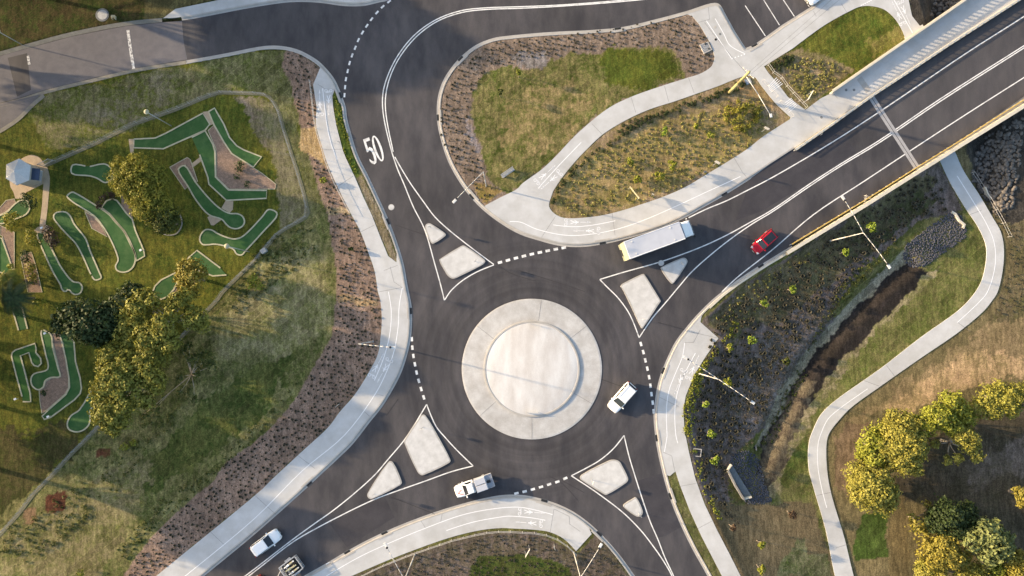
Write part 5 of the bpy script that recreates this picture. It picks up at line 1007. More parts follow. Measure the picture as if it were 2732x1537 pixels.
bed(c(0, 0, 1960, 1082, 2008, 1076, 2070, 1195, 2025, 1215), 'paver', 'tan paved step between the two top putting lanes', border=False)
bed(c(0, 380, 1852, 205, 1935, 140, 1952, 175, 1870, 238), 'paver', 'tan paved link between the gravel box and the long lane', border=False)
bed(c(0, 380, 2180, 566, 2255, 568, 2250, 650, 2220, 680, 2140, 635), 'paver', 'tan paved corner below the long lane', border=False)
bed(c(0, 380, 2005, 725, 2025, 710, 2140, 748, 2065, 803, 2040, 800), 'paver', 'tan paved corner left of the rounded lane end', border=False)
bed(c(0, 380, 330, 850, 360, 820, 440, 795, 480, 815, 470, 850, 400, 875, 350, 875), 'paver', 'tan paved landing at the foot of the hut path', border=False, name='paving')
bed(smooth(c(0, 380, 190, 170, 240, 140, 310, 120, 380, 145, 430, 210, 460, 250, 482, 350), 3) + c(0, 380, 480, 400, 474, 480, 460, 640, 440, 800, 382, 808, 405, 620, 420, 400, 250, 485, 215, 545, 150, 545, 130, 480, 100, 430, 80, 300), 'paver', 'tan concrete terrace and path round the golf hut', border=False, name='paving')
arc = W(smooth(c(0, 380, 1540, 850, 1570, 880, 1640, 897, 1710, 880, 1752, 820, 1760, 760, 1740, 700)), .1); P = np.array(arc)
tag(MB().profile(P, [(.08, .06), (.08, .2), (-.08, .2), (-.08, .06)]).build('stone_edging', M['kerb_old']), 'curved stone edging round the lowest dark tree of the row', 'edging')
# hut
hp = c(0, 380, 66, 215, 190, 158, 300, 225, 284, 368, 165, 415, 62, 350)
RZ = 2.9; hw = [U(p[0], p[1], RZ) for p in hp]; hx = sum(p[0] for p in hw) / 6; hy = sum(p[1] for p in hw) / 6
hut = tag(empty('golf_hut', (hx, hy, .1)), 'small six sided hut with a white roof and a dark blue shutter', 'hut')
rf = [(p[0] - hx, p[1] - hy) for p in hw]
ap = (0, 0, RZ + .75)
V = [(x, y, RZ) for x, y in rf] + [ap] + [(x, y, RZ - .12) for x, y in rf]; Fc = [(i, (i + 1) % 6, 6) for i in range(6)] + [(i, 7 + i, 7 + (i + 1) % 6, (i + 1) % 6) for i in range(6)] + [tuple(range(7, 13))]
mesh('roof', V, Fc, M['roof'], hut)
MB().slab([(x * .86, y * .86) for x, y in rf][::-1], RZ - .1, 0).build('wall', M['wallc'], hut)
a, b = np.array(rf[2]) * .88, np.array(rf[3]) * .88; sh = MB(); d = (b - a); nrm = np.array([-d[1], d[0]]) / np.hypot(*d); nrm = nrm if nrm @ (a + b) > 0 else -nrm
mid = (a + b) / 2; sh.box(mid[0] + nrm[0] * .5, mid[1] + nrm[1] * .5, 2.2, np.hypot(*d) * .9, 1.1, .08, math.atan2(d[1], d[0])); sh.build('awning', M['bluewall'], hut)
cn = MB().box(mid[0] + nrm[0] * .3, mid[1] + nrm[1] * .3, 1.0, np.hypot(*d) * .8, .5, .06, math.atan2(d[1], d[0])); cn.build('counter', M['galv'], hut)
# fence round the golf garden on its concrete mowing strip
FEN = c(0, 0, 440, 1602, 900, 1400, 1300, 1200, 1700, 1060, 2000, 935, 2120, 895, 2536, 908) + c(680, 0, 130, 930, 180, 990, 230, 1080, 290, 1290, 340, 1449) + c(680, 380, 400, 250, 470, 480, 518, 690, 480, 735, 300, 830, 200, 900, 0, 1150) \
    + c(0, 380, 2450, 1160, 2300, 1300, 2150, 1449) + c(0, 760, 2100, 150, 1980, 270, 1700, 560, 1400, 860, 1180, 1100, 970, 1350, 880, 1449) + c(0, 1137, 700, 260, 520, 460, 330, 650, 180, 850, 0, 1050) + [(-60, 1470)]
fw = np.array(W(FEN, .1)); f0 = fw[0]; fr = fw - f0
fen = tag(empty('garden_fence', (*f0, .09)), 'low wire fence on a concrete strip round the golf garden', 'fence')
MB().profile(np.array(resample(fr, 160)), [(.24, -.04), (.24, .035), (-.24, .035), (-.24, -.04)]).build('mowing_strip', M['mow'], fen)
q = resample(fr, 75)
for x, y in q: MB().tube((x, y, 0), (x, y, .95), .025, n=6).build('post', M['galv'], fen)
ra = MB(); 
for z in (.3, .62, .93): ra.path([(x, y, z) for x, y in q], .009, 4)
ra.build('wire', M['galv'], fen)
gt = tag(empty('garden_gate', (*W([(128, 436)], .1)[0], .09), R(28)), 'small grey metal gate beside the golf hut terrace', 'gate')
g_ = MB()
for z in (.1, 1.1): g_.box(0, 0, z, 1.5, .05, .05)
for i in range(11): g_.box(-.72 + i * .144, 0, .6, .02, .02, 1.0)
g_.build('gate_frame', M['galv'], gt); MB().box(-.8, 0, .6, .07, .07, 1.2).box(.8, 0, .6, .07, .07, 1.2).build('gate_post', M['galv'], gt)
# bits on the golf lawn
def small(name, label, cat, px, py, parts, rz=0.0, z=None, group=None):
    x, y, zz = UG(px, py) if z is None else U(px, py, z)
    t = tag(empty(name, (x, y, zz), rz), label, cat, group)
    for nm, mb, m in parts: mb.build(nm, M[m], t)
    return t
for px, py, lab in ((48.5, 1063.5, 'small white tee marker box at the foot of the bright green lane'), (135.5, 1110, 'small white tee marker box at the foot of the long curved lane'), (381, 668.5, 'small white tee marker at the lower end of the arched lane'), (127, 889, 'small white tee marker box above the tall gravel bed'), (118.5, 609.5, 'small white marker on the tan landing')):
    small('tee_marker', lab, 'tee marker', px, py, [('post', MB().box(0, 0, .3, .08, .08, .6), 'galv'), ('plate', MB().box(0, 0, .62, .34, .26, .05, .4), 'white')], group='tee markers on the golf lawn')
small('service_pit', 'pale blue grey oval service lid in the dark grass at the top left', 'service lid', 273, 40, [('collar', MB().disc(0, 0, .03, .95, 20, -.05), 'pit'), ('lid', MB().disc(.05, .02, .06, .7, 20, 0), 'galv')])
small('picnic_seat', 'tiny pale timber seat in the dark grass beside the oval lid', 'seat', 306, 49, [('seat', MB().box(0, .1, .45, .55, .35, .05), 'cream'), ('leg', MB().box(-.2, 0, .2, .06, .5, .45).box(.2, 0, .2, .06, .5, .45), 'cream')])
small('service_box', 'small grey box standing on the fence line near the right putting lane', 'service box', 707, 670, [('body', MB().box(0, 0, .35, .7, .55, .7, .6), 'galv'), ('lid', MB().box(0, 0, .72, .76, .6, .05, .6), 'kerb')])

# ------------------------------------------------------------------ street lamps
def lamp(name, label, base, tops, heads, h=9.0, r=.07, bz=None, curve=0.0, group='street lamps round the roundabout', mm='steel_white'):
    bx, by, bzz = UG(*base) if bz is None else U(base[0], base[1], bz)
    t = tag(empty(name, (bx, by, bzz)), label, 'street lamp', group)
    MB().tube((0, 0, 0), (0, 0, .35), r * 1.9, r * 1.5, 10).build('base', M['galv'], t)
    MB().path([(0, 0, .2), (0, 0, h * .5), (0, 0, h)], [r * 1.25, r, r * .72], 10).build('pole', M[mm], t, True)
    for hx_, hy_ in heads:
        x, y, _ = U(hx_, hy_, bzz + h + .45); dx, dy = x - bx, y - by; L_ = math.hypot(dx, dy); ux, uy = dx / L_, dy / L_
        pts = [(ux * L_ * s, uy * L_ * s, h - .05 + .5 * (1 - (1 - s) ** 2)) for s in np.linspace(0, 1, 7)]
        MB().path(pts, [r * .6] * 7, 8).build('arm', M[mm], t, True)
        rz = math.atan2(uy, ux); q = (x - bx, y - by, h + .45)
        hd = MB().box(q[0] + ux * .22, q[1] + uy * .22, q[2], .62, .34, .12, rz).build('lamp_head', M['lamp'], t); bevel(hd, .04)
        MB().tube((q[0] - ux * .16, q[1] - uy * .16, q[2] + .05), (q[0] - ux * .16, q[1] - uy * .16, q[2] + .2), .15, .12, 10).build('photocell', M['lampcell'], hd)
        MB().box(q[0] + ux * .22, q[1] + uy * .22, q[2] - .075, .4, .24, .03, rz).build('lens', M['galv'], hd)
    return t
lamp('street_lamp', 'single arm street lamp reaching over the north arm of the road from the planted island', (1297, 496), None, [(1216, 533)], 9.3)
lamp('street_lamp', 'single arm street lamp in the western planted strip reaching over the path', (995, 911), None, [(1045, 927)], 9.2)
lamp('street_lamp', 'double arm street lamp at the edge of the east path', (1866, 997), None, [(1833, 957), (2004, 1071)], 9.0)
lamp('street_lamp', 'double arm street lamp on the bank below the bridge road', (2215, 643), None, [(2252, 532), (2369, 707)], 9.2)
lamp('street_lamp', 'street lamp behind the south path with its arm pointing left', (1106.5, 1480), None, [(1031, 1458)], 9.0)
lamp('street_lamp', 'street lamp in the south bed with its arm pointing right', (1531, 1474), None, [(1600, 1460)], 9.2)
lamp('garden_lamp', 'short lamp post with a cream shade just outside the upper golf fence', (457, 336), None, [(391, 292)], 6.8, .05, group='lamps of the golf garden') if 0 else None
def glamp(label, base, top, h):
    x, y, z = UG(*base); t = tag(empty('garden_lamp', (x, y, z)), label, 'garden lamp', 'lamps of the golf garden')
    MB().path([(0, 0, 0), (0, 0, h)], [.07, .045], 8).build('pole', M['galv'], t, True)
    hd = MB().tube((0, 0, h), (0, 0, h + .12), .34, .30, 14).tube((0, 0, h + .12), (0, 0, h + .3), .30, .08, 14).build('lamp_shade', M['cream'], t)
    MB().tube((0, 0, h - .18), (0, 0, h), .13, .2, 10).build('lens', M['lamp'], hd)
glamp('garden lamp with a cream shade just outside the upper golf fence', (457, 336), None, 6.6)
glamp('garden lamp with a cream shade over the hockey stick lane', (665, 672), None, 7.6)
glamp('garden lamp with a small shade left of the old road', (58, 119), None, 4.5)
# timber power pole with crossarm and wires
px_, py_, _ = U(1945, 248, .13); tp = U(1995, 193, 8.4)
up = tag(empty('power_pole', (px_, py_, .09)), 'yellowish timber power pole with a white crossarm by the paths', 'power pole')
MB().path([(0, 0, 0), (0, 0, 4), (0, 0, 8.4)], [.24, .20, .16], 12).build('pole', M['timber'], up, True)
ca_ = U(1979.6, 182, 8.0); cb_ = U(2008.6, 211, 8.0)
ang = math.atan2(cb_[1] - ca_[1], cb_[0] - ca_[0]); mx_, my_ = (ca_[0] + cb_[0]) / 2 - px_, (ca_[1] + cb_[1]) / 2 - py_
MB().box(0, 0, 8.0, 2.1, .12, .12, ang).build('crossarm', M['steel_white'], up)
ins = MB()
for s in (-.9, -.4, .4, .9): ins.tube((s * math.cos(ang), s * math.sin(ang), 8.05), (s * math.cos(ang), s * math.sin(ang), 8.25), .05, n=8)
ins.build('insulators', M['lamp'], up)
lx, ly, _ = U(2054, 306, 7.4); MB().path([(0, 0, 7.0), ((lx - px_) * .5, (ly - py_) * .5, 7.35), (lx - px_, ly - py_, 7.4)], [.06, .055, .05], 8).build('lamp_arm', M['steel_white'], up, True)
lh = MB().box(lx - px_ + .1, ly - py_ - .15, 7.4, .5, .32, .12, ang - .6).build('lamp_head', M['lamp'], up); bevel(lh, .04)
wires = MB()
for (a, b) in (((0, 0, 8.2), (2240, -20, 8.6)), ((.2, -.3, 8.2), (2262, -20, 8.6)), ((0, 0, 7.6), (1880, 60, 6.5))):
    e = U(b[0], b[1], b[2]); p0 = Vector(a); p1 = Vector((e[0] - px_, e[1] - py_, b[2] - .1)); pts = [tuple(p0.lerp(p1, s) - Vector((0, 0, 1.0 * s * (1 - s)))) for s in np.linspace(0, 1, 9)]; wires.path(pts, .014, 4)
wires.build('wires', M['darkgrey'], up)

# ------------------------------------------------------------------ signs, seats, pits, grates
def sign(label, base, z, rz, w=.5, hh=.5, h=1.7, posts=1, tilt=0, m='steel_white', nm='road_sign', cat='sign', group=None):
    x, y, zz = UG(*base) if z is None else U(base[0], base[1], z)
    t = tag(empty(nm, (x, y, zz), rz), label, cat, group); p = MB()
    for i in range(posts):
        o = 0 if posts == 1 else (-w / 2 + .1 if i == 0 else w / 2 - .1)
        MB().tube((o, 0, 0), (o, 0, h), .03, n=8).build('post', M['galv'], t)
    MB().box(0, -.04, h, w, .03, hh).build('panel', M[m], t); return t
for lab, b, z, rz in (('keep left sign on the right tip of the large north island', (1269, 698), .165, R(60)), ('keep left sign on the round end of the small shaded island', (1813, 705), .165, R(-60)), ('keep left sign near the point of the kite shaped east island', (1714, 852), .165, R(10)),
     ('keep left sign near the top of the long southwest island', (1127, 1140), .165, R(30)), ('keep left sign at the left end of the large southeast island', (1578, 1280), .165, R(70)), ('keep left sign on the narrow end of the small southeast island', (1702, 1367), .165, R(-30)),
     ('keep left sign on the tip of the small north island', (1149, 608), .165, R(20)), ('keep left sign on the small southwest island', (998, 1318), .165, R(50))):
    sign(lab, b, z, rz, group='keep left signs on the islands')
for lab, b, rz in (('chevron board at the top of the round centre island', (1428, 868), R(165)), ('chevron board at the bottom of the round centre island', (1420, 1100), R(0))):
    x, y, _ = U(b[0], b[1], .3); t = tag(empty('chevron_sign', (x, y, .28), rz), lab, 'sign', 'chevron boards on the centre island')
    MB().box(-.8, 0, .2, .05, .05, .4).box(.8, 0, .2, .05, .05, .4).build('post', M['galv'], t); MB().box(0, -.05, .33, 2.0, .03, .3).build('panel', M['steel_white'], t)
    ch = MB()
    for k in (-.6, 0, .6): ch.add([(k - .12, -.068, .45), (k, -.068, .45), (k + .12, -.068, .33), (k, -.068, .21), (k - .12, -.068, .21), (k, -.068, .33)], [(0, 5, 2, 1), (5, 4, 3, 2)])
    ch.build('chevrons', M['black'], t)
sign('white sign on a leaning post beside the north east path', (1902, 442), None, R(-30), .7, .9, 2.2)
sign('small white marker sign in the north east bed near the path', (1738, 522), None, R(-35), .35, .4, 1.2)
sign('white sign on a post by the corner of the north east bed', (2032, 352), None, R(-30), .7, .7, 2.0)
sign('white frame sign on two posts in the corner bed by the bridge', (2147, 265), None, R(60), 1.5, .5, 1.8, 2)
sign('long pale sign board on two posts in the north east bed', (1688, 519), None, R(-52), 2.1, .6, 1.6, 2, m='cream')
sign('small white post marker in the grass strip by the west path', (907, 487 - 105), None, R(10), .3, .3, 1.0)
sign('pale bent direction post in the lower western planted strip', (906, 1078), None, R(40), .7, .25, 1.4)
sign('two post sign frame in the south bed below the path', (1406, 1462), None, R(60), 1.2, .5, 2.0, 2)
sign('thin pale post sign in the shaded south bed', (1478, 1452), None, R(-60), .5, .4, 1.6)
def bench(label, a, b, z):
    p, q = U(*a, .6), U(*b, .6); x, y = (p[0] + q[0]) / 2, (p[1] + q[1]) / 2; L_ = math.hypot(q[0] - p[0], q[1] - p[1]); rz = math.atan2(q[1] - p[1], q[0] - p[0])
    t = tag(empty('park_bench', (x, y, z), rz), label, 'bench')
    for s in (-1, 1): MB().box(s * L_ * .36, 0, .22, .08, .42, .44).build('leg', M['darkgrey'], t)
    st = MB()
    for k in range(4): st.box(0, -.18 + k * .12, .46, L_, .09, .04)
    st.build('seat', M['galv'], t)
    bk = MB()
    for k in range(2): bk.box(0, .27 + .02 * k, .66 + k * .15, L_, .04, .1)
    bk.build('backrest', M['galv'], t)
bench('pale bench at the edge of the north island lawn', (1339, 472), (1371, 450), .09)
def manhole(label, px, py, z, r_, m='concrete', lid='concrete_island'):
    x, y, _ = U(px, py, z); t = tag(empty('manhole', (x, y, z)), label, 'manhole'); MB().disc(0, 0, .006, r_, 28, -.05).build('frame', M['kerb'], t); MB().disc(0, 0, .012, r_ * .86, 28, 0).build('lid', M[lid], t)
manhole('round pale manhole in the road left of the north islands', 1044, 553, .012, .43)
manhole('round pale manhole on the line beside the small shaded island', 1764, 702, .028, .42)
for lab, x, y in (('left one of two small ring lids on the path by the bridge rail', 2257.5, 240), ('right one of two small ring lids on the path by the bridge rail', 2278.5, 240), ('small ring lid on the path near the bridge end', 2191.5, 313), ('small ring lid on the path near the long north east sign', 1881.5, 460), ('white ring lid on the curved path beside the car park', 1921, 91), ('dark round lid on the curved path beside the car park', 1909.5, 105.5), ('faint round lid on the path beside the car park', 1909, 72.5)):
    manhole(lab, x, y, .131, .2, lid='pit' if 'ring' in lab else ('black' if 'dark' in lab else 'kerb'))
def pit(label, poly, z, m='pit', fr='kerb'):
    w = W(poly, z); x0 = sum(p[0] for p in w) / 4; y0 = sum(p[1] for p in w) / 4; rel = [(a - x0, b - y0) for a, b in w]; ar = sum(rel[i][0] * rel[(i + 1) % 4][1] - rel[(i + 1) % 4][0] * rel[i][1] for i in range(4))
    if ar < 0: rel = rel[::-1]
    t = tag(empty('grate_pit', (x0, y0, z)), label, 'pit'); inn = [(a * .8, b * .8) for a, b in rel]
    MB().slab(rel, .14, -.1, [inn]).build('frame', M[fr], t); g = MB()
    A, B, D, E = [Vector((*p, 0)) for p in inn]
    for k in range(13):
        s = (k + .5) / 13; p, q = A.lerp(B, s), E.lerp(D, s); d = (q - p); g.box((p.x + q.x) / 2, (p.y + q.y) / 2, .10, d.length, .045, .03, math.atan2(d.y, d.x))
    MB().slab(inn, .03, None).build('floor', M['black'], t); g.build('grate', M[m], t)
pit('large grey grated pit in the mulch beside the upper path', c(1360, 0, 1832, 435, 1915, 405, 1955, 485, 1875, 525), .09, 'galv')
pit('grey grated pit at the foot of the power pole', c(1360, 0, 2262, 770, 2315, 750, 2342, 800, 2285, 828), .09, 'galv', 'pit')
pit('square stormwater pit with a pale rim beside the east path', c(1360, 1137, 1772, 210, 1855, 222, 1845, 298, 1765, 288), UG(1860, 1207)[2], 'darkgrey')
# kerb inlets: a dark grate in the gutter with a concrete lintel behind
def inlet(px, py, line, side, label):
    P = np.array([U(q[0], q[1])[:2] for q in line]); x, y, _ = U(px, py); i = int(np.argmin(np.hypot(P[:, 0] - x, P[:, 1] - y))); i = min(max(i, 1), len(P) - 2)
    d = P[i + 1] - P[i - 1]; rz = math.atan2(d[1], d[0]); n_ = np.array([math.sin(rz), -math.cos(rz)]) * side; cx, cy = P[i] + n_ * .20
    t = tag(empty('kerb_inlet', (cx, cy, .02), rz), label, 'drain', 'stormwater inlets along the kerbs')
    MB().box(0, 0, .004, .92, .50, .02).build('frame', M['pit'], t); g = MB()
    for k in range(9): g.box(-.38 + k * .095, 0, .02, .045, .42, .02)
    MB().box(0, 0, .010, .84, .44, .012).build('opening', M['black'], t); g.build('grate', M['grate'], t)
    MB().box(0, -side * .36, .062, 2.1, .22, .15).build('lintel', M['kerb'], t)
KR = {'K1': K1, 'K2': K2, 'K3': K3, 'K4': smooth(K4a), 'K5': K5}
for px, py, kn_, lab in ((913, 252, 'K2', 'drain inlet in the west kerb at the end of the dashed line'), (1034, 594, 'K2', 'drain inlet in the west kerb level with the north islands'), (1094, 829, 'K2', 'drain inlet in the west kerb beside the roundabout'),
    (830, 1288, 'K2', 'drain inlet in the lower west kerb'), (1021, 1427, 'K3', 'drain inlet in the south kerb, upper one of the left pair'), (925, 1474, 'K3', 'drain inlet in the south kerb near the trailer'), (1452, 1338, 'K3', 'drain inlet in the south kerb below the dashes'),
    (1595, 1424, 'K3', 'drain inlet in the south kerb next to the path corner'), (1793, 1316, 'K4', 'drain inlet in the east kerb beside the grass strip'), (1756, 1170, 'K4', 'drain inlet in the east kerb level with the square pit'), (1777, 995, 'K4', 'drain inlet in the east kerb by the double lamp'),
    (2032, 707, 'K4', 'drain inlet in the kerb below the red car'), (1607, 645, 'K5', 'drain inlet in the kerb behind the white truck'), (1925, 520, 'K5', 'drain inlet in the kerb above the white truck'), (1256, 520, 'K5', 'drain inlet in the north island kerb under the lamp arm'),
    (1172, 316, 'K5', 'drain inlet on the left side of the north island kerb'), (1231, 163, 'K5', 'drain inlet on the upper left curve of the north island kerb'), (1656, 78, 'K5', 'drain inlet in the top kerb of the north island'), (2021, 112, 'K5', 'drain inlet at the corner of the car park')):
    inlet(px, py, KR[kn_], 1, lab)

# ------------------------------------------------------------------ culverts and low walls
def wall(label, pts, z0, z1, th, m='parapet', name='retaining_wall', cat='wall', gz=None):
    w = [U(p[0], p[1], z1) for p in pts]; x0, y0 = w[0][:2]; P = np.array([(a - x0, b - y0) for a, b, _ in w])
    t = MB().profile(P, [(th / 2, z0), (th / 2, z1), (-th / 2, z1), (-th / 2, z0)]).build(name, M[m]); t.location = (x0, y0, 0); return tag(t, label, cat)
gz = UG(1965, 1295)[2]
cv = tag(empty('culvert_headwall', (*U(1965, 1290, gz)[:2], gz)), 'grey concrete culvert headwall and trough beside the dark stones', 'culvert')
cvx, cvy = cv.location.x, cv.location.y
def rel3(pts, z): return [(U(p[0], p[1], gz + z)[0] - cvx, U(p[0], p[1], gz + z)[1] - cvy) for p in pts]
MB().profile(np.array(rel3(c(1360, 1137, 2112, 430, 2190, 585, 2268, 712), .9)), [(.12, -.6), (.12, .9), (-.12, .9), (-.12, -.6)]).build('back_wall', M['parapet_side'], cv)
MB().profile(np.array(rel3(c(1360, 1137, 2112, 430, 2152, 378), .9)), [(.1, -.6), (.1, .7), (-.1, .7), (-.1, -.6)]).profile(np.array(rel3(c(1360, 1137, 2268, 712, 2345, 690), .9)), [(.1, -.6), (.1, .7), (-.1, .7), (-.1, -.6)]).build('wing_wall', M['parapet'], cv)
MB().slab(rel3(c(1360, 1137, 2275, 700, 2340, 680, 2155, 385, 2118, 432), .12), .14, -.4).build('floor_slab', M['pit'], cv)
gz2 = UG(2560, 585)[2]
wall('jagged pale stone wall at the right end of the dark stone apron', c(2032, 380, 1840, 668, 1875, 690, 1915, 755, 1965, 795, 1950, 828), gz2 - .4, gz2 + .35, .28, 'parapet')
gz3 = UG(2640, 520)[2]
wall('low concrete edge between the creek boulders and the path', c(2032, 380, 2165, 430, 2190, 500, 2240, 560, 2300, 605), gz3 - .5, gz3 + .35, .2, 'parapet')
pipe = UG(2016, 1195); pt = tag(empty('pipe_headwall', pipe), 'tiny concrete pipe end above the dark stones', 'pipe end'); MB().box(0, 0, .1, .7, .12, .5, R(100)).build('wall', M['parapet_side'], pt); MB().tube((.1, 0, .05), (-.5, .1, .05), .18, n=12).build('pipe', M['black'], pt)

# ------------------------------------------------------------------ rails and parapets
def rail(label, line, z, h=1.0, gap=1.6, post=.025, bars=(.5, 1.0), m='steel_white', name='handrail', bars_v=0, lowz=None, maxp=95):
    w = [U(p[0], p[1], z) for p in line] if lowz is None else [UG(p[0], p[1]) for p in line]
    x0, y0, z0 = w[0]; L_ = plen([(a, b) for a, b, _ in w]); n = max(2, min(maxp, int(L_ / gap) + 1)); q = resample([(a - x0, b - y0, cc - z0) for a, b, cc in w], n)
    t = tag(empty(name, (x0, y0, z0)), label, 'railing')
    for x, y, zz in q: MB().tube((x, y, zz - .1), (x, y, zz + h), post, n=6).build('post', M[m], t)
    b = MB()
    for s in bars: b.path([(x, y, zz + h * s) for x, y, zz in q], post * .9, 6)
    b.build('rail', M[m], t)
    if bars_v:
        b = MB(); q2 = resample(q, int(L_ / bars_v))
        for x, y, zz in q2: b.tube((x, y, zz + .08), (x, y, zz + h), .008, n=4, caps=False)
        b.build('balusters', M[m], t)
    return t
rail('pale handrail along the outer edge of the west path', c(680, 0, 540, 790, 562, 950, 585, 1200, 640, 1400) + c(680, 380, 640, 10, 690, 195, 790, 430, 925, 690), .10, .95)
rail('long pale handrail behind the south path', c(680, 1137, 930, 1490, 1200, 1352, 1500, 1232, 1900, 1095, 2200, 1022, 2400, 1003) + c(1360, 1137, 0, 1007, 250, 1022, 380, 1045, 520, 1110, 640, 1230), .10, 1.0)
rail('double pale handrail between the low path and the creek', c(2032, 380, 2025, 295, 2100, 420, 2200, 590, 2290, 740, 2375, 915), 0, 1.0, 1.8, .018, lowz=1)
rail('curving pale handrail on the right side of the striped ramp', c(2032, 0, 50, 640, 70, 690, 180, 770, 240, 860, 300, 920, 420, 1050), .12, 1.0, 1.2)
rail('straight pale handrail on the left side of the striped ramp', c(2032, 0, 0, 785, 140, 945), .12, .9, 1.0)
rail('lower pale handrail on the left side of the striped ramp', c(2032, 0, 170, 985, 290, 1135), .12, .9, 1.0)
rail('small square frame railing at the bridge drain, north side', c(2032, 0, 525, 1285, 570, 1255, 595, 1295, 545, 1320, 525, 1285), .02, .6, .8)
rail('small square frame railing at the bridge drain, south side', c(2032, 380, 988, 572, 962, 540, 1008, 500, 1038, 545), .02, .6, .8)
# striped tactile bars on the ramp
tb = MB()
for a, b, a2, b2, n in (((2049, 232), (2072, 207), (2056, 246), (2088, 223), 5), ((2091, 277), (2112, 262), (2104, 300), (2126, 281), 6)):
    for i in range(n):
        s = i / (n - 1); p = (a[0] + (a2[0] - a[0]) * s, a[1] + (a2[1] - a[1]) * s); q = (b[0] + (b2[0] - b[0]) * s, b[1] + (b2[1] - b[1]) * s)
        tb.strip(np.array(W([p, q], .134)), .10, .1365)
S(tb, 'ramp_stripes', M['paint_path'])
# bridge
NPAR = [(2222, 244), (2300, 190), (2400, 121), (2500, 52), (2578, -2), (2760, -128), (2950, -258)]
MB_ = MB().profile(np.array(W([(1893, 822), (1930, 788), (1972, 757), (2040, 712), (2104, 674)], .14)), [(.12, .05), (.12, .16), (-.12, .16), (-.12, -.1)])
S(MB_, 'kerb', M['parapet'])
SPAR = [(2100, 676), (2123, 662), (2308, 549), (2446, 462), (2558, 392), (2732, 284), (2970, 135)]
br = tag(empty('road_bridge', (0, 0, 0)), 'two lane road bridge with pale parapets over the creek and low path', 'bridge')
dk = [(2340, 262), (2578, 4), (2760, -122), (2950, -250), (2970, 130), (2732, 282), (2446, 460)]
MB().slab(W([(2352, 258), (2310, 186), (2578, 2), (2760, -124), (2950, -254), (2970, 130), (2732, 280), (2448, 458)])[::-1], -.03, -.95).build('deck', M['parapet_side'], br)
def solid(pts, prof, nm, m, z=0.0, parent=None):
    P = resample(W(pts, z), 60); return MB().profile(P, prof).build(nm, M[m], parent or br)
solid(NPAR, [(.26, -.9), (.26, .30), (-.14, .30), (-.14, -.9)], 'north_kerb', 'parapet', .3)
# north parapet: posts, panels and a top rail with gaps the light comes through
P = resample(W(NPAR, 1.1), 64); b1 = MB(); b2 = MB()
for i in range(63):
    p, q = P[i], P[i + 1]; d = q - p; rz = math.atan2(d[1], d[0]); L_ = np.hypot(*d)
    pp_ = MB().box(p[0], p[1], .75, .16, .20, 1.0, rz); pp_.build('parapet_post', M['parapet'], br)
    b2.box(*(p + d * .5), .55, L_ * .62, .08, .62, rz)
b2.build('parapet_panels', M['parapet'], br)
solid(NPAR, [(.12, 1.22), (.12, 1.32), (-.12, 1.32), (-.12, 1.22)], 'top_rail', 'parapet', 1.3)
BAR = [(2123, 399), (2210, 339), (2333, 251), (2396, 210), (2537, 116), (2732, -9), (2960, -170)]
solid(BAR, [(.20, -.02), (.16, .42), (-.16, .42), (-.20, -.02)], 'road_barrier', 'parapet', .4)
P = resample(W(BAR, 1.0), 56)
for p in P: MB().box(p[0], p[1], .62, .12, .12, .5, R(33)).build('barrier_post', M['galv'], br)
for z in (.70, .92): solid(BAR, [(.05, z), (.05, z + .09), (-.05, z + .09), (-.05, z)], 'barrier_rail', 'galv', z)
solid(SPAR, [(.26, -.9), (.22, .85), (-.22, .85), (-.26, -.9)], 'south_parapet', 'parapet', .8)
SY = [(2112, 652), (2308, 534), (2446, 447), (2556, 379), (2732, 266), (2960, 118)]
solid(SY, [(.06, .66), (.06, .82), (-.06, .82), (-.06, .66)], 'guard_rail', 'yellow', .7)
P = resample(W(SY, .6), 48)
for p in P: MB().box(p[0], p[1], .34, .1, .1, .68, R(33)).build('guard_rail_post', M['galv'], br)
J = W([(2324.6, 259.5), (2446, 447)], .016); J2 = np.array(J); MB().strip(J2, .85, .0305).build('expansion_joint', M['deckjoint'], br); MB().strip(J2, .07, .035).build('joint_gap', M['black'], br)
J2 = np.array(W([(2292, 208), (2318, 244)], .13)); MB().strip(J2, .85, .134).build('footpath_joint', M['kerb'], br)

# ------------------------------------------------------------------ vehicles
def loft(mb, secs):
    n = len(secs[0]); V = [v for s in secs for v in s]; Fc = []
    for j in range(len(secs) - 1):
        for k in range(n): Fc.append((j * n + k, j * n + (k + 1) % n, (j + 1) * n + (k + 1) % n, (j + 1) * n + k))
    Fc += [tuple(range(n))[::-1], tuple((len(secs) - 1) * n + k for k in range(n))]
    return mb.add(V, Fc)
def body_sec(x, w, zt, zb=.22, crown=.03):
    return [(x, -w * .90, zb), (x, -w, zb + .22), (x, -w * .985, zt - .14), (x, -w * .84, zt - .01), (x, -w * .4, zt + crown * .7), (x, 0, zt + crown), (x, w * .4, zt + crown * .7), (x, w * .84, zt - .01), (x, w * .985, zt - .14), (x, w, zb + .22), (x, w * .90, zb)]
def wheel(t, x, y, r_=.33, w=.22):
    wh = MB().tube((x, y - w / 2, r_), (x, y + w / 2, r_), r_, n=20).build('wheel', M['tyre'], t)
    MB().tube((x, y - w / 2 - .012, r_), (x, y + w / 2 + .012, r_), r_ * .6, n=14).build('rim', M['galv'], wh)
def panel(t, nm, q, m, inset=.05, out=.012):
    """a pane or panel laid just proud of the quad q, shrunk towards its middle"""
    q = [Vector(v) for v in q]; c0 = sum(q, Vector()) / len(q); nrm = (q[1] - q[0]).cross(q[2] - q[0]).normalized()
    if nrm.dot(c0 - Vector((c0.x * .5, 0, .5))) < 0: nrm = -nrm
    V = []
    for v in q:
        d = (c0 - v); V.append(v + d.normalized() * inset + nrm * out)
    return mesh(nm, V, [tuple(range(len(q)))], M[m], t)
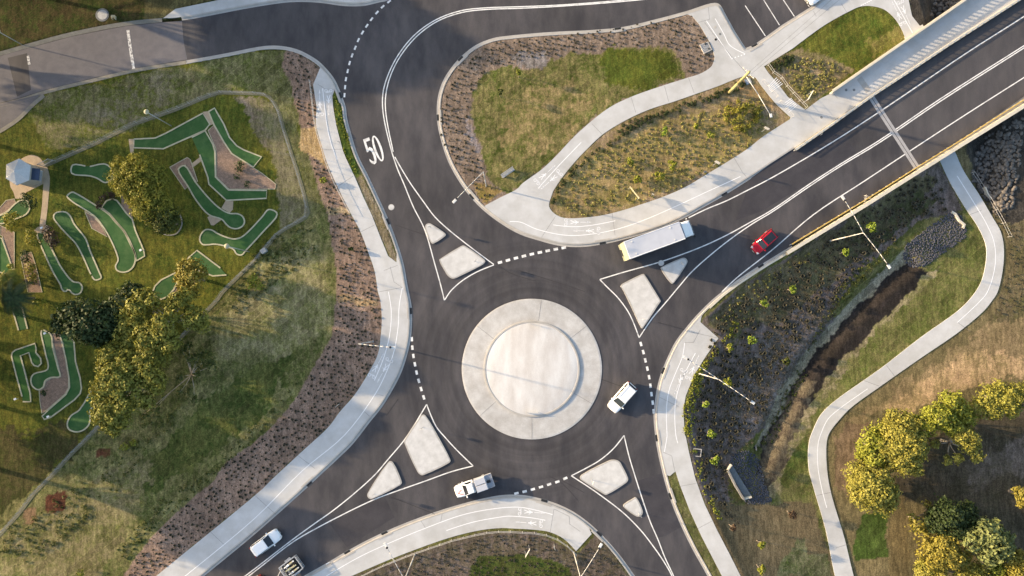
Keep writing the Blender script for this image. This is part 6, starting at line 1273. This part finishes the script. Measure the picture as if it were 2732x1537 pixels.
def car(name, label, cat, px, py, hx, hy, L=4.4, Wd=1.8, H=1.5, col='white', roof=None, boot=0.0, bonnet=1.1, rails=False, sunroof=False, z=.012, light='lamp', group=None, rake=.55):
    """(hx, hy): a photo pixel towards which the nose points"""
    x, y, _ = U(px, py, .8); x2, y2, _ = U(hx, hy, .8); rz = math.atan2(y2 - y, x2 - x); t = tag(empty(name, (x, y, z), rz), label, cat, group)
    w = Wd / 2; h0 = .96 if H > 1.6 else .90; f = L / 2
    st = [(-f, .62, h0 - .30), (-f + .07, .86, h0 - .08), (-f + .35, .97, h0), (-f + .9, 1.0, h0 + .02), (0, 1.0, h0 + .01), (f - bonnet - .35, 1.0, h0 - .01), (f - bonnet * .75, .985, h0 - .05), (f - bonnet * .3, .95, h0 - .12), (f - .16, .84, h0 - .20), (f - .02, .62, h0 - .36)]
    b = MB(); loft(b, [body_sec(xx, w * ww, zt) for xx, ww, zt in st]); bo = b.build('body', M[col], t, True); s = bo.modifiers.new('sub', 'SUBSURF'); s.levels = 1; s.render_levels = 2
    # greenhouse
    xf0, xf1 = f - bonnet, f - bonnet - rake - .25; xr1, xr0 = -f + boot + .42, -f + boot + .14
    zb, zt = h0 - .01, H; wb_, wt = w * .92, w * .80
    c1 = [(xr0, -wb_, zb), (xf0, -wb_ * .95, zb), (xf0, wb_ * .95, zb), (xr0, wb_, zb)]; c2 = [(xr1, -wt, zt), (xf1, -wt, zt), (xf1, wt, zt), (xr1, wt, zt)]
    cb = MB().add(c1 + c2, [(4, 5, 6, 7), (0, 1, 5, 4), (1, 2, 6, 5), (2, 3, 7, 6), (3, 0, 4, 7)]).build('cabin', M[roof or col], t); bevel(cb, .10, 4)
    A = [Vector(v) for v in c1]; B = [Vector(v) for v in c2]
    panel(t, 'windscreen', [A[1], A[2], B[2], B[1]], 'glass', .10, .03); panel(t, 'rear_window', [A[3], A[0], B[0], B[3]], 'glass', .12, .03)
    for s_, (a0, a1, b1_, b0) in ((-1, (A[0], A[1], B[1], B[0])), (1, (A[3], A[2], B[2], B[3]))):
        for u0, u1 in ((.04, .30), (.33, .60), (.63, .95)):
            q = [a0.lerp(a1, u0), a0.lerp(a1, u1), b0.lerp(b1_, u1), b0.lerp(b1_, u0)]; q = [q[0].lerp(q[3], .12), q[1].lerp(q[2], .12), q[2].lerp(q[1], .12), q[3].lerp(q[0], .12)]
            pn = mesh('side_window', [v + Vector((0, s_ * .03, .008)) for v in q], [(0, 1, 2, 3)], M['glass'], t)
        m_ = MB().box(xf0 - .12, s_ * (w + .08), h0 + .03, .16, .22, .14, s_ * .2).build('wing_mirror', M[col], t); bevel(m_, .03)
        hl = MB().box(f - .22, s_ * w * .66, h0 - .22, .30, .30, .14, -s_ * .55).build('headlight', M[light], t); bevel(hl, .05)
        tl = MB().box(-f + .10, s_ * w * .78, h0 - .16, .14, .22, .18, s_ * .3).build('tail_light', M['taillight'], t); bevel(tl, .03)
        for xx in (f - .82, -f + .78): wheel(t, xx, s_ * (w - .12))
        if rails: MB().path([(xr1 + .1, s_ * wt * .93, zt + .03), (xr1 + .25, s_ * wt * .95, zt + .08), (xf1 - .2, s_ * wt * .95, zt + .08), (xf1 - .05, s_ * wt * .93, zt + .03)], .022, 6).build('roof_rail', M['darkgrey'], t)
    if sunroof:
        MB().box((xr1 + xf1) / 2, 0, zt + .008, (xf1 - xr1) * .84, wt * 1.5, .03).build('glass_roof', M['glass'], t)
    MB().box(f - .06, 0, .42, .10, w * 1.1, .18).build('grille', M['darkgrey'], t); MB().box(f - .015, 0, .36, .03, .36, .11).build('number_plate', M['lamp'], t)
    return t
car('parked_suv' if 0 else 'suv', 'white station wagon leaving the roundabout beside the round island', 'car', 1660, 1061, 1618, 1109, 4.6, 1.84, 1.68, 'white', bonnet=1.15, rails=True)
car('car', 'white hatchback driving up the lower left road towards the roundabout', 'car', 708.5, 1449, 760, 1411, 4.5, 1.80, 1.46, 'white', bonnet=1.25, boot=.25)
car('car', 'red small car with a black glass roof on the road off the bridge', 'car', 2040, 645, 1990, 689, 3.95, 1.72, 1.42, 'red', bonnet=1.05, sunroof=True, rake=.40)
car('car', 'white car parked nose to the kerb, cut by the top frame edge', 'car', 2157, -27, 2190, 20, 4.3, 1.78, 1.5, 'white', bonnet=1.1)
car('car', 'dark red car at the bottom frame edge pulling the cage trailer', 'car', 668, 1571, 610, 1612, 4.4, 1.8, 1.5, 'brownred', bonnet=1.1)
# utility truck with canopy and tray
x, y, _ = U(1264, 1297, .8); x2, y2, _ = U(1200, 1320, .8); rz = math.atan2(y2 - y, x2 - x)
ut = tag(empty('utility_truck', (x, y, .012), rz), 'white utility with a red mark on its bonnet and a toolbox tray', 'utility truck')
b = MB(); w = .92; f = 2.7
loft(b, [body_sec(xx, w * ww, zt) for xx, ww, zt in [(-.15, .92, .98), (0, .98, 1.02), (.6, 1, 1.02), (1.3, 1, 1.0), (1.75, .98, .96), (2.2, .95, .90), (2.55, .84, .80), (2.70, .6, .62)]]); bo = b.build('body', M['white'], ut, True); s = bo.modifiers.new('sub', 'SUBSURF'); s.levels = 1; s.render_levels = 2
A = [Vector(v) for v in [(.0, -.84, 1.0), (1.45, -.80, 1.0), (1.45, .80, 1.0), (.0, .84, 1.0)]]; B = [Vector(v) for v in [(.05, -.66, 1.62), (.85, -.66, 1.62), (.85, .66, 1.62), (.05, .66, 1.62)]]
cb = MB().add([tuple(v) for v in A + B], [(4, 5, 6, 7), (0, 1, 5, 4), (1, 2, 6, 5), (2, 3, 7, 6), (3, 0, 4, 7)]).build('cabin', M['white'], ut); bevel(cb, .06, 3)
panel(ut, 'windscreen', [A[1], A[2], B[2], B[1]], 'glass', .09, .03)
for s_, (a0, a1, b1_, b0) in ((-1, (A[0], A[1], B[1], B[0])), (1, (A[3], A[2], B[2], B[3]))):
    q = [a0.lerp(a1, .12), a0.lerp(a1, .92), b0.lerp(b1_, .88), b0.lerp(b1_, .12)]; q = [q[0].lerp(q[3], .12), q[1].lerp(q[2], .12), q[2].lerp(q[1], .12), q[3].lerp(q[0], .12)]
    mesh('side_window', [v + Vector((0, s_ * .03, .008)) for v in q], [(0, 1, 2, 3)], M['glass'], ut)
    bevel(MB().box(1.28, s_ * 1.02, 1.1, .16, .24, .2).build('wing_mirror', M['white'], ut), .03); bevel(MB().box(2.48, s_ * .62, .74, .26, .28, .14, -s_ * .5).build('headlight', M['lamp'], ut), .04)
    for xx in (1.85, -1.55): wheel(ut, xx, s_ * .8, .36)
MB().box(-1.3, 0, .55, 2.6, .8, .14).build('chassis', M['darkgrey'], ut)
MB().box(-1.5, 0, .80, 2.5, 1.86, .08).box(-1.5, .91, .96, 2.5, .04, .28).box(-1.5, -.91, .96, 2.5, .04, .28).box(-2.74, 0, .96, .04, 1.86, .28).box(-.26, 0, 1.15, .05, 1.86, .66).build('tray', M['traywhite'], ut)
for s_ in (-1, 1):
    tb_ = MB().box(-1.08, s_ * .46, 1.22, 1.5, .84, .76).build('toolbox', M['boxwhite'], ut); bevel(tb_, .03); MB().box(-1.08, s_ * .46, 1.62, 1.4, .74, .03).build('lid', M['boxwhite'], tb_)
MB().box(-2.2, .3, .98, .35, .4, .26, .3).build('crate', M['darkgrey'], ut) if 0 else None
ld = MB()
for s_ in (-.2, .2): ld.box(-1.95, s_, 1.08, .06, .05, .5)
ld.build('rear_rack', M['galv'], ut)
rm = MB().strip(np.array([(2.32, .20), (1.95, .42), (1.62, .50)]), .10, [.925, .985, 1.035]).strip(np.array([(2.32, .20), (2.05, .02), (1.72, -.10)]), .10, [.945, .995, 1.035]).build('bonnet_graphic', M['redmark'], ut)
small('tool_bag', 'dark bag lying at the back of the utility tray', 'bag', 1304, 1284, [('bag', MB().box(0, 0, .13, .5, .36, .26, .3), 'darkgrey'), ('strap', MB().box(0, 0, .28, .4, .05, .03, .3), 'black')], z=.85)
# box truck
x, y, _ = U(1672.5, 668, 3.9); x2, y2, _ = U(1821, 614, 3.9); rz = math.atan2(y2 - y, x2 - x); LB = math.hypot(x2 - x, y2 - y)
tk = tag(empty('box_truck', (x, y, .012), rz), 'large white box truck driving towards the bridge', 'truck')
bx = MB().box(LB / 2, 0, 2.45, LB, 2.46, 2.9).build('cargo_box', M['boxwhite'], tk); bevel(bx, .05)
MB().box(LB / 2, 1.19, 3.905, LB - .1, .08, .05).box(LB / 2, -1.19, 3.905, LB - .1, .08, .05).build('roof_edge', M['white'], bx)
mk = MB()
for u, v in ((.13, .85), (.13, -.85), (.82, .85), (.82, -.85)): mk.tube((LB * u, v, 3.89), (LB * u, v, 3.95), .11, n=12)
mk.build('roof_marker', M['lamp'], bx)
MB().box(-.05, 0, 2.2, .09, 2.42, 2.7).box(-.16, 0, .75, .25, 2.36, .12).build('tail_lift', M['boxyellow'], tk)
MB().box(LB / 2 + .5, 0, .78, LB + 1.6, .9, .22).build('chassis', M['darkgrey'], tk)
cw = 1.12; cab = MB(); x0 = LB + .12
loft(cab, [[(x0 + dx, -cw * ww, .5), (x0 + dx, -cw * ww, 1.5), (x0 + dx, -cw * ww * .95, zt - .15), (x0 + dx, -cw * ww * .8, zt), (x0 + dx, 0, zt + .04), (x0 + dx, cw * ww * .8, zt), (x0 + dx, cw * ww * .95, zt - .15), (x0 + dx, cw * ww, 1.5), (x0 + dx, cw * ww, .5)] for dx, ww, zt in ((0, 1, 2.75), (.3, 1, 2.78), (1.1, 1, 2.75), (1.45, .98, 2.62), (1.78, .94, 1.75), (1.95, .86, 1.35))])
cbo = cab.build('cab', M['white'], tk, True); bevel(cbo, .05)
mesh('windscreen', [(x0 + 1.50, -.92, 2.50), (x0 + 1.50, .92, 2.50), (x0 + 1.82, .90, 1.72), (x0 + 1.82, -.90, 1.72)], [(0, 1, 2, 3)], M['glass'], tk)
wd = MB().box(x0 + .14, 0, 3.10, .12, 2.2, .75).build('wind_deflector', M['white'], tk); bevel(wd, .04)
fa = MB().add([(x0 + .2, -.9, 2.8), (x0 + .2, .9, 2.8), (x0 + .2, .9, 3.35), (x0 + .2, -.9, 3.35), (x0 + 1.0, -.75, 2.8), (x0 + 1.0, .75, 2.8)], [(0, 1, 5, 4), (2, 3, 4, 5), (1, 2, 5), (0, 4, 3), (0, 3, 2, 1)]).build('roof_fairing', M['white'], tk)
for s_ in (-1, 1):
    mesh('side_window', [(x0 + .35, s_ * (cw + .01), 1.6), (x0 + 1.3, s_ * (cw + .01), 1.6), (x0 + 1.2, s_ * (cw * .96 + .015), 2.45), (x0 + .35, s_ * (cw * .96 + .015), 2.5)], [(0, 1, 2, 3)], M['glass'], tk)
    MB().box(x0 + 1.62, s_ * (cw + .22), 2.1, .1, .2, .5).box(x0 + 1.55, s_ * (cw + .08), 2.3, .05, .25, .05).build('wing_mirror', M['black'], tk)
    bevel(MB().box(x0 + 1.90, s_ * .78, .95, .14, .34, .2).build('headlight', M['lamp'], tk), .03)
    for xx in (x0 + .75, LB * .28, LB * .28 - 1.25): wheel(tk, xx, s_ * 1.0, .50, .30)
MB().box(x0 + 1.92, 0, .55, .16, 2.2, .32).build('bumper', M['galv'], tk)
# cage trailer with machines
tp_ = [(749, 1511), (788, 1482), (810, 1515), (771, 1541)]; w4 = [U(*p, .8) for p in tp_]; x = sum(p[0] for p in w4) / 4; y = sum(p[1] for p in w4) / 4
d = (w4[0][0] - w4[1][0], w4[0][1] - w4[1][1]); rz = math.atan2(d[1], d[0]); LT = 2.6; WT = 1.95
tr = tag(empty('cage_trailer', (x, y, .012), rz), 'grey cage trailer loaded with machines at the bottom of the road', 'trailer')
MB().box(0, 0, .52, LT, WT, .06).build('floor', M['darkgrey'], tr); cg = MB()
for z in (.6, .95, 1.3):
    for s_ in (-1, 1): cg.box(0, s_ * WT / 2, z, LT, .05, .05).box(s_ * LT / 2, 0, z, .05, WT, .05)
for u in np.linspace(-.5, .5, 6):
    for s_ in (-1, 1): cg.box(u * LT, s_ * WT / 2, .95, .04, .04, .8)
for u in np.linspace(-.5, .5, 5):
    for s_ in (-1, 1): cg.box(s_ * LT / 2, u * WT, .95, .04, .04, .8)
cg.box(0, WT / 2, 1.33, LT, .12, .03).box(0, -WT / 2, 1.33, LT, .12, .03).box(-LT / 2, 0, 1.33, .12, WT, .03).box(LT / 2, 0, 1.33, .12, WT, .03)
cg.build('cage', M['galv'], tr)
MB().path([(LT / 2, .7, .45), (LT / 2 + 1.3, 0, .45)], .04, 6).path([(LT / 2, -.7, .45), (LT / 2 + 1.3, 0, .45)], .04, 6).path([(LT / 2 + 1.2, 0, .45), (LT / 2 + 1.7, 0, .45)], .05, 6).build('drawbar', M['galv'], tr)
for s_ in (-1, 1):
    wheel(tr, 0, s_ * (WT / 2 + .13), .32); MB().box(0, s_ * (WT / 2 + .13), .68, .95, .26, .04).build('mudguard', M['galv'], tr)
def bike(label, u, v, a, m):
    ca, sa = math.cos(rz), math.sin(rz); t = tag(empty('motorbike', (x + u * ca - v * sa, y + u * sa + v * ca, .57), rz + a), label, 'motorbike', 'motorbikes on the cage trailer')
    for xx in (-.62, .62):
        wh = MB().tube((xx, -.05, .31), (xx, .05, .31), .31, n=18).build('wheel', M['tyre'], t)
    MB().path([(-.62, 0, .31), (0, 0, .45), (.35, 0, .85), (.62, 0, .31)], .04, 6).box(0, 0, .42, .45, .28, .34).build('frame', M['darkgrey'], t)
    bevel(MB().box(.12, 0, .82, .42, .26, .20).box(.62, 0, .68, .42, .14, .05).build('tank', M[m], t), .06)
    bevel(MB().box(-.38, 0, .84, .62, .22, .09).build('seat', M['cream'], t), .03); MB().box(-.75, 0, .84, .3, .16, .05).build('rear_guard', M[m], t)
    MB().tube((.36, -.36, 1.0), (.36, .36, 1.0), .022, n=6).build('handlebar', M['galv'], t)
bike('white motorbike nearest the upper side of the cage trailer', .0, -.55, .06, 'white'); bike('pale yellow motorbike in the middle of the cage trailer', .05, 0, -.05, 'boxyellow'); bike('white motorbike nearest the kerb side of the cage trailer', -.05, .55, .04, 'lamp')
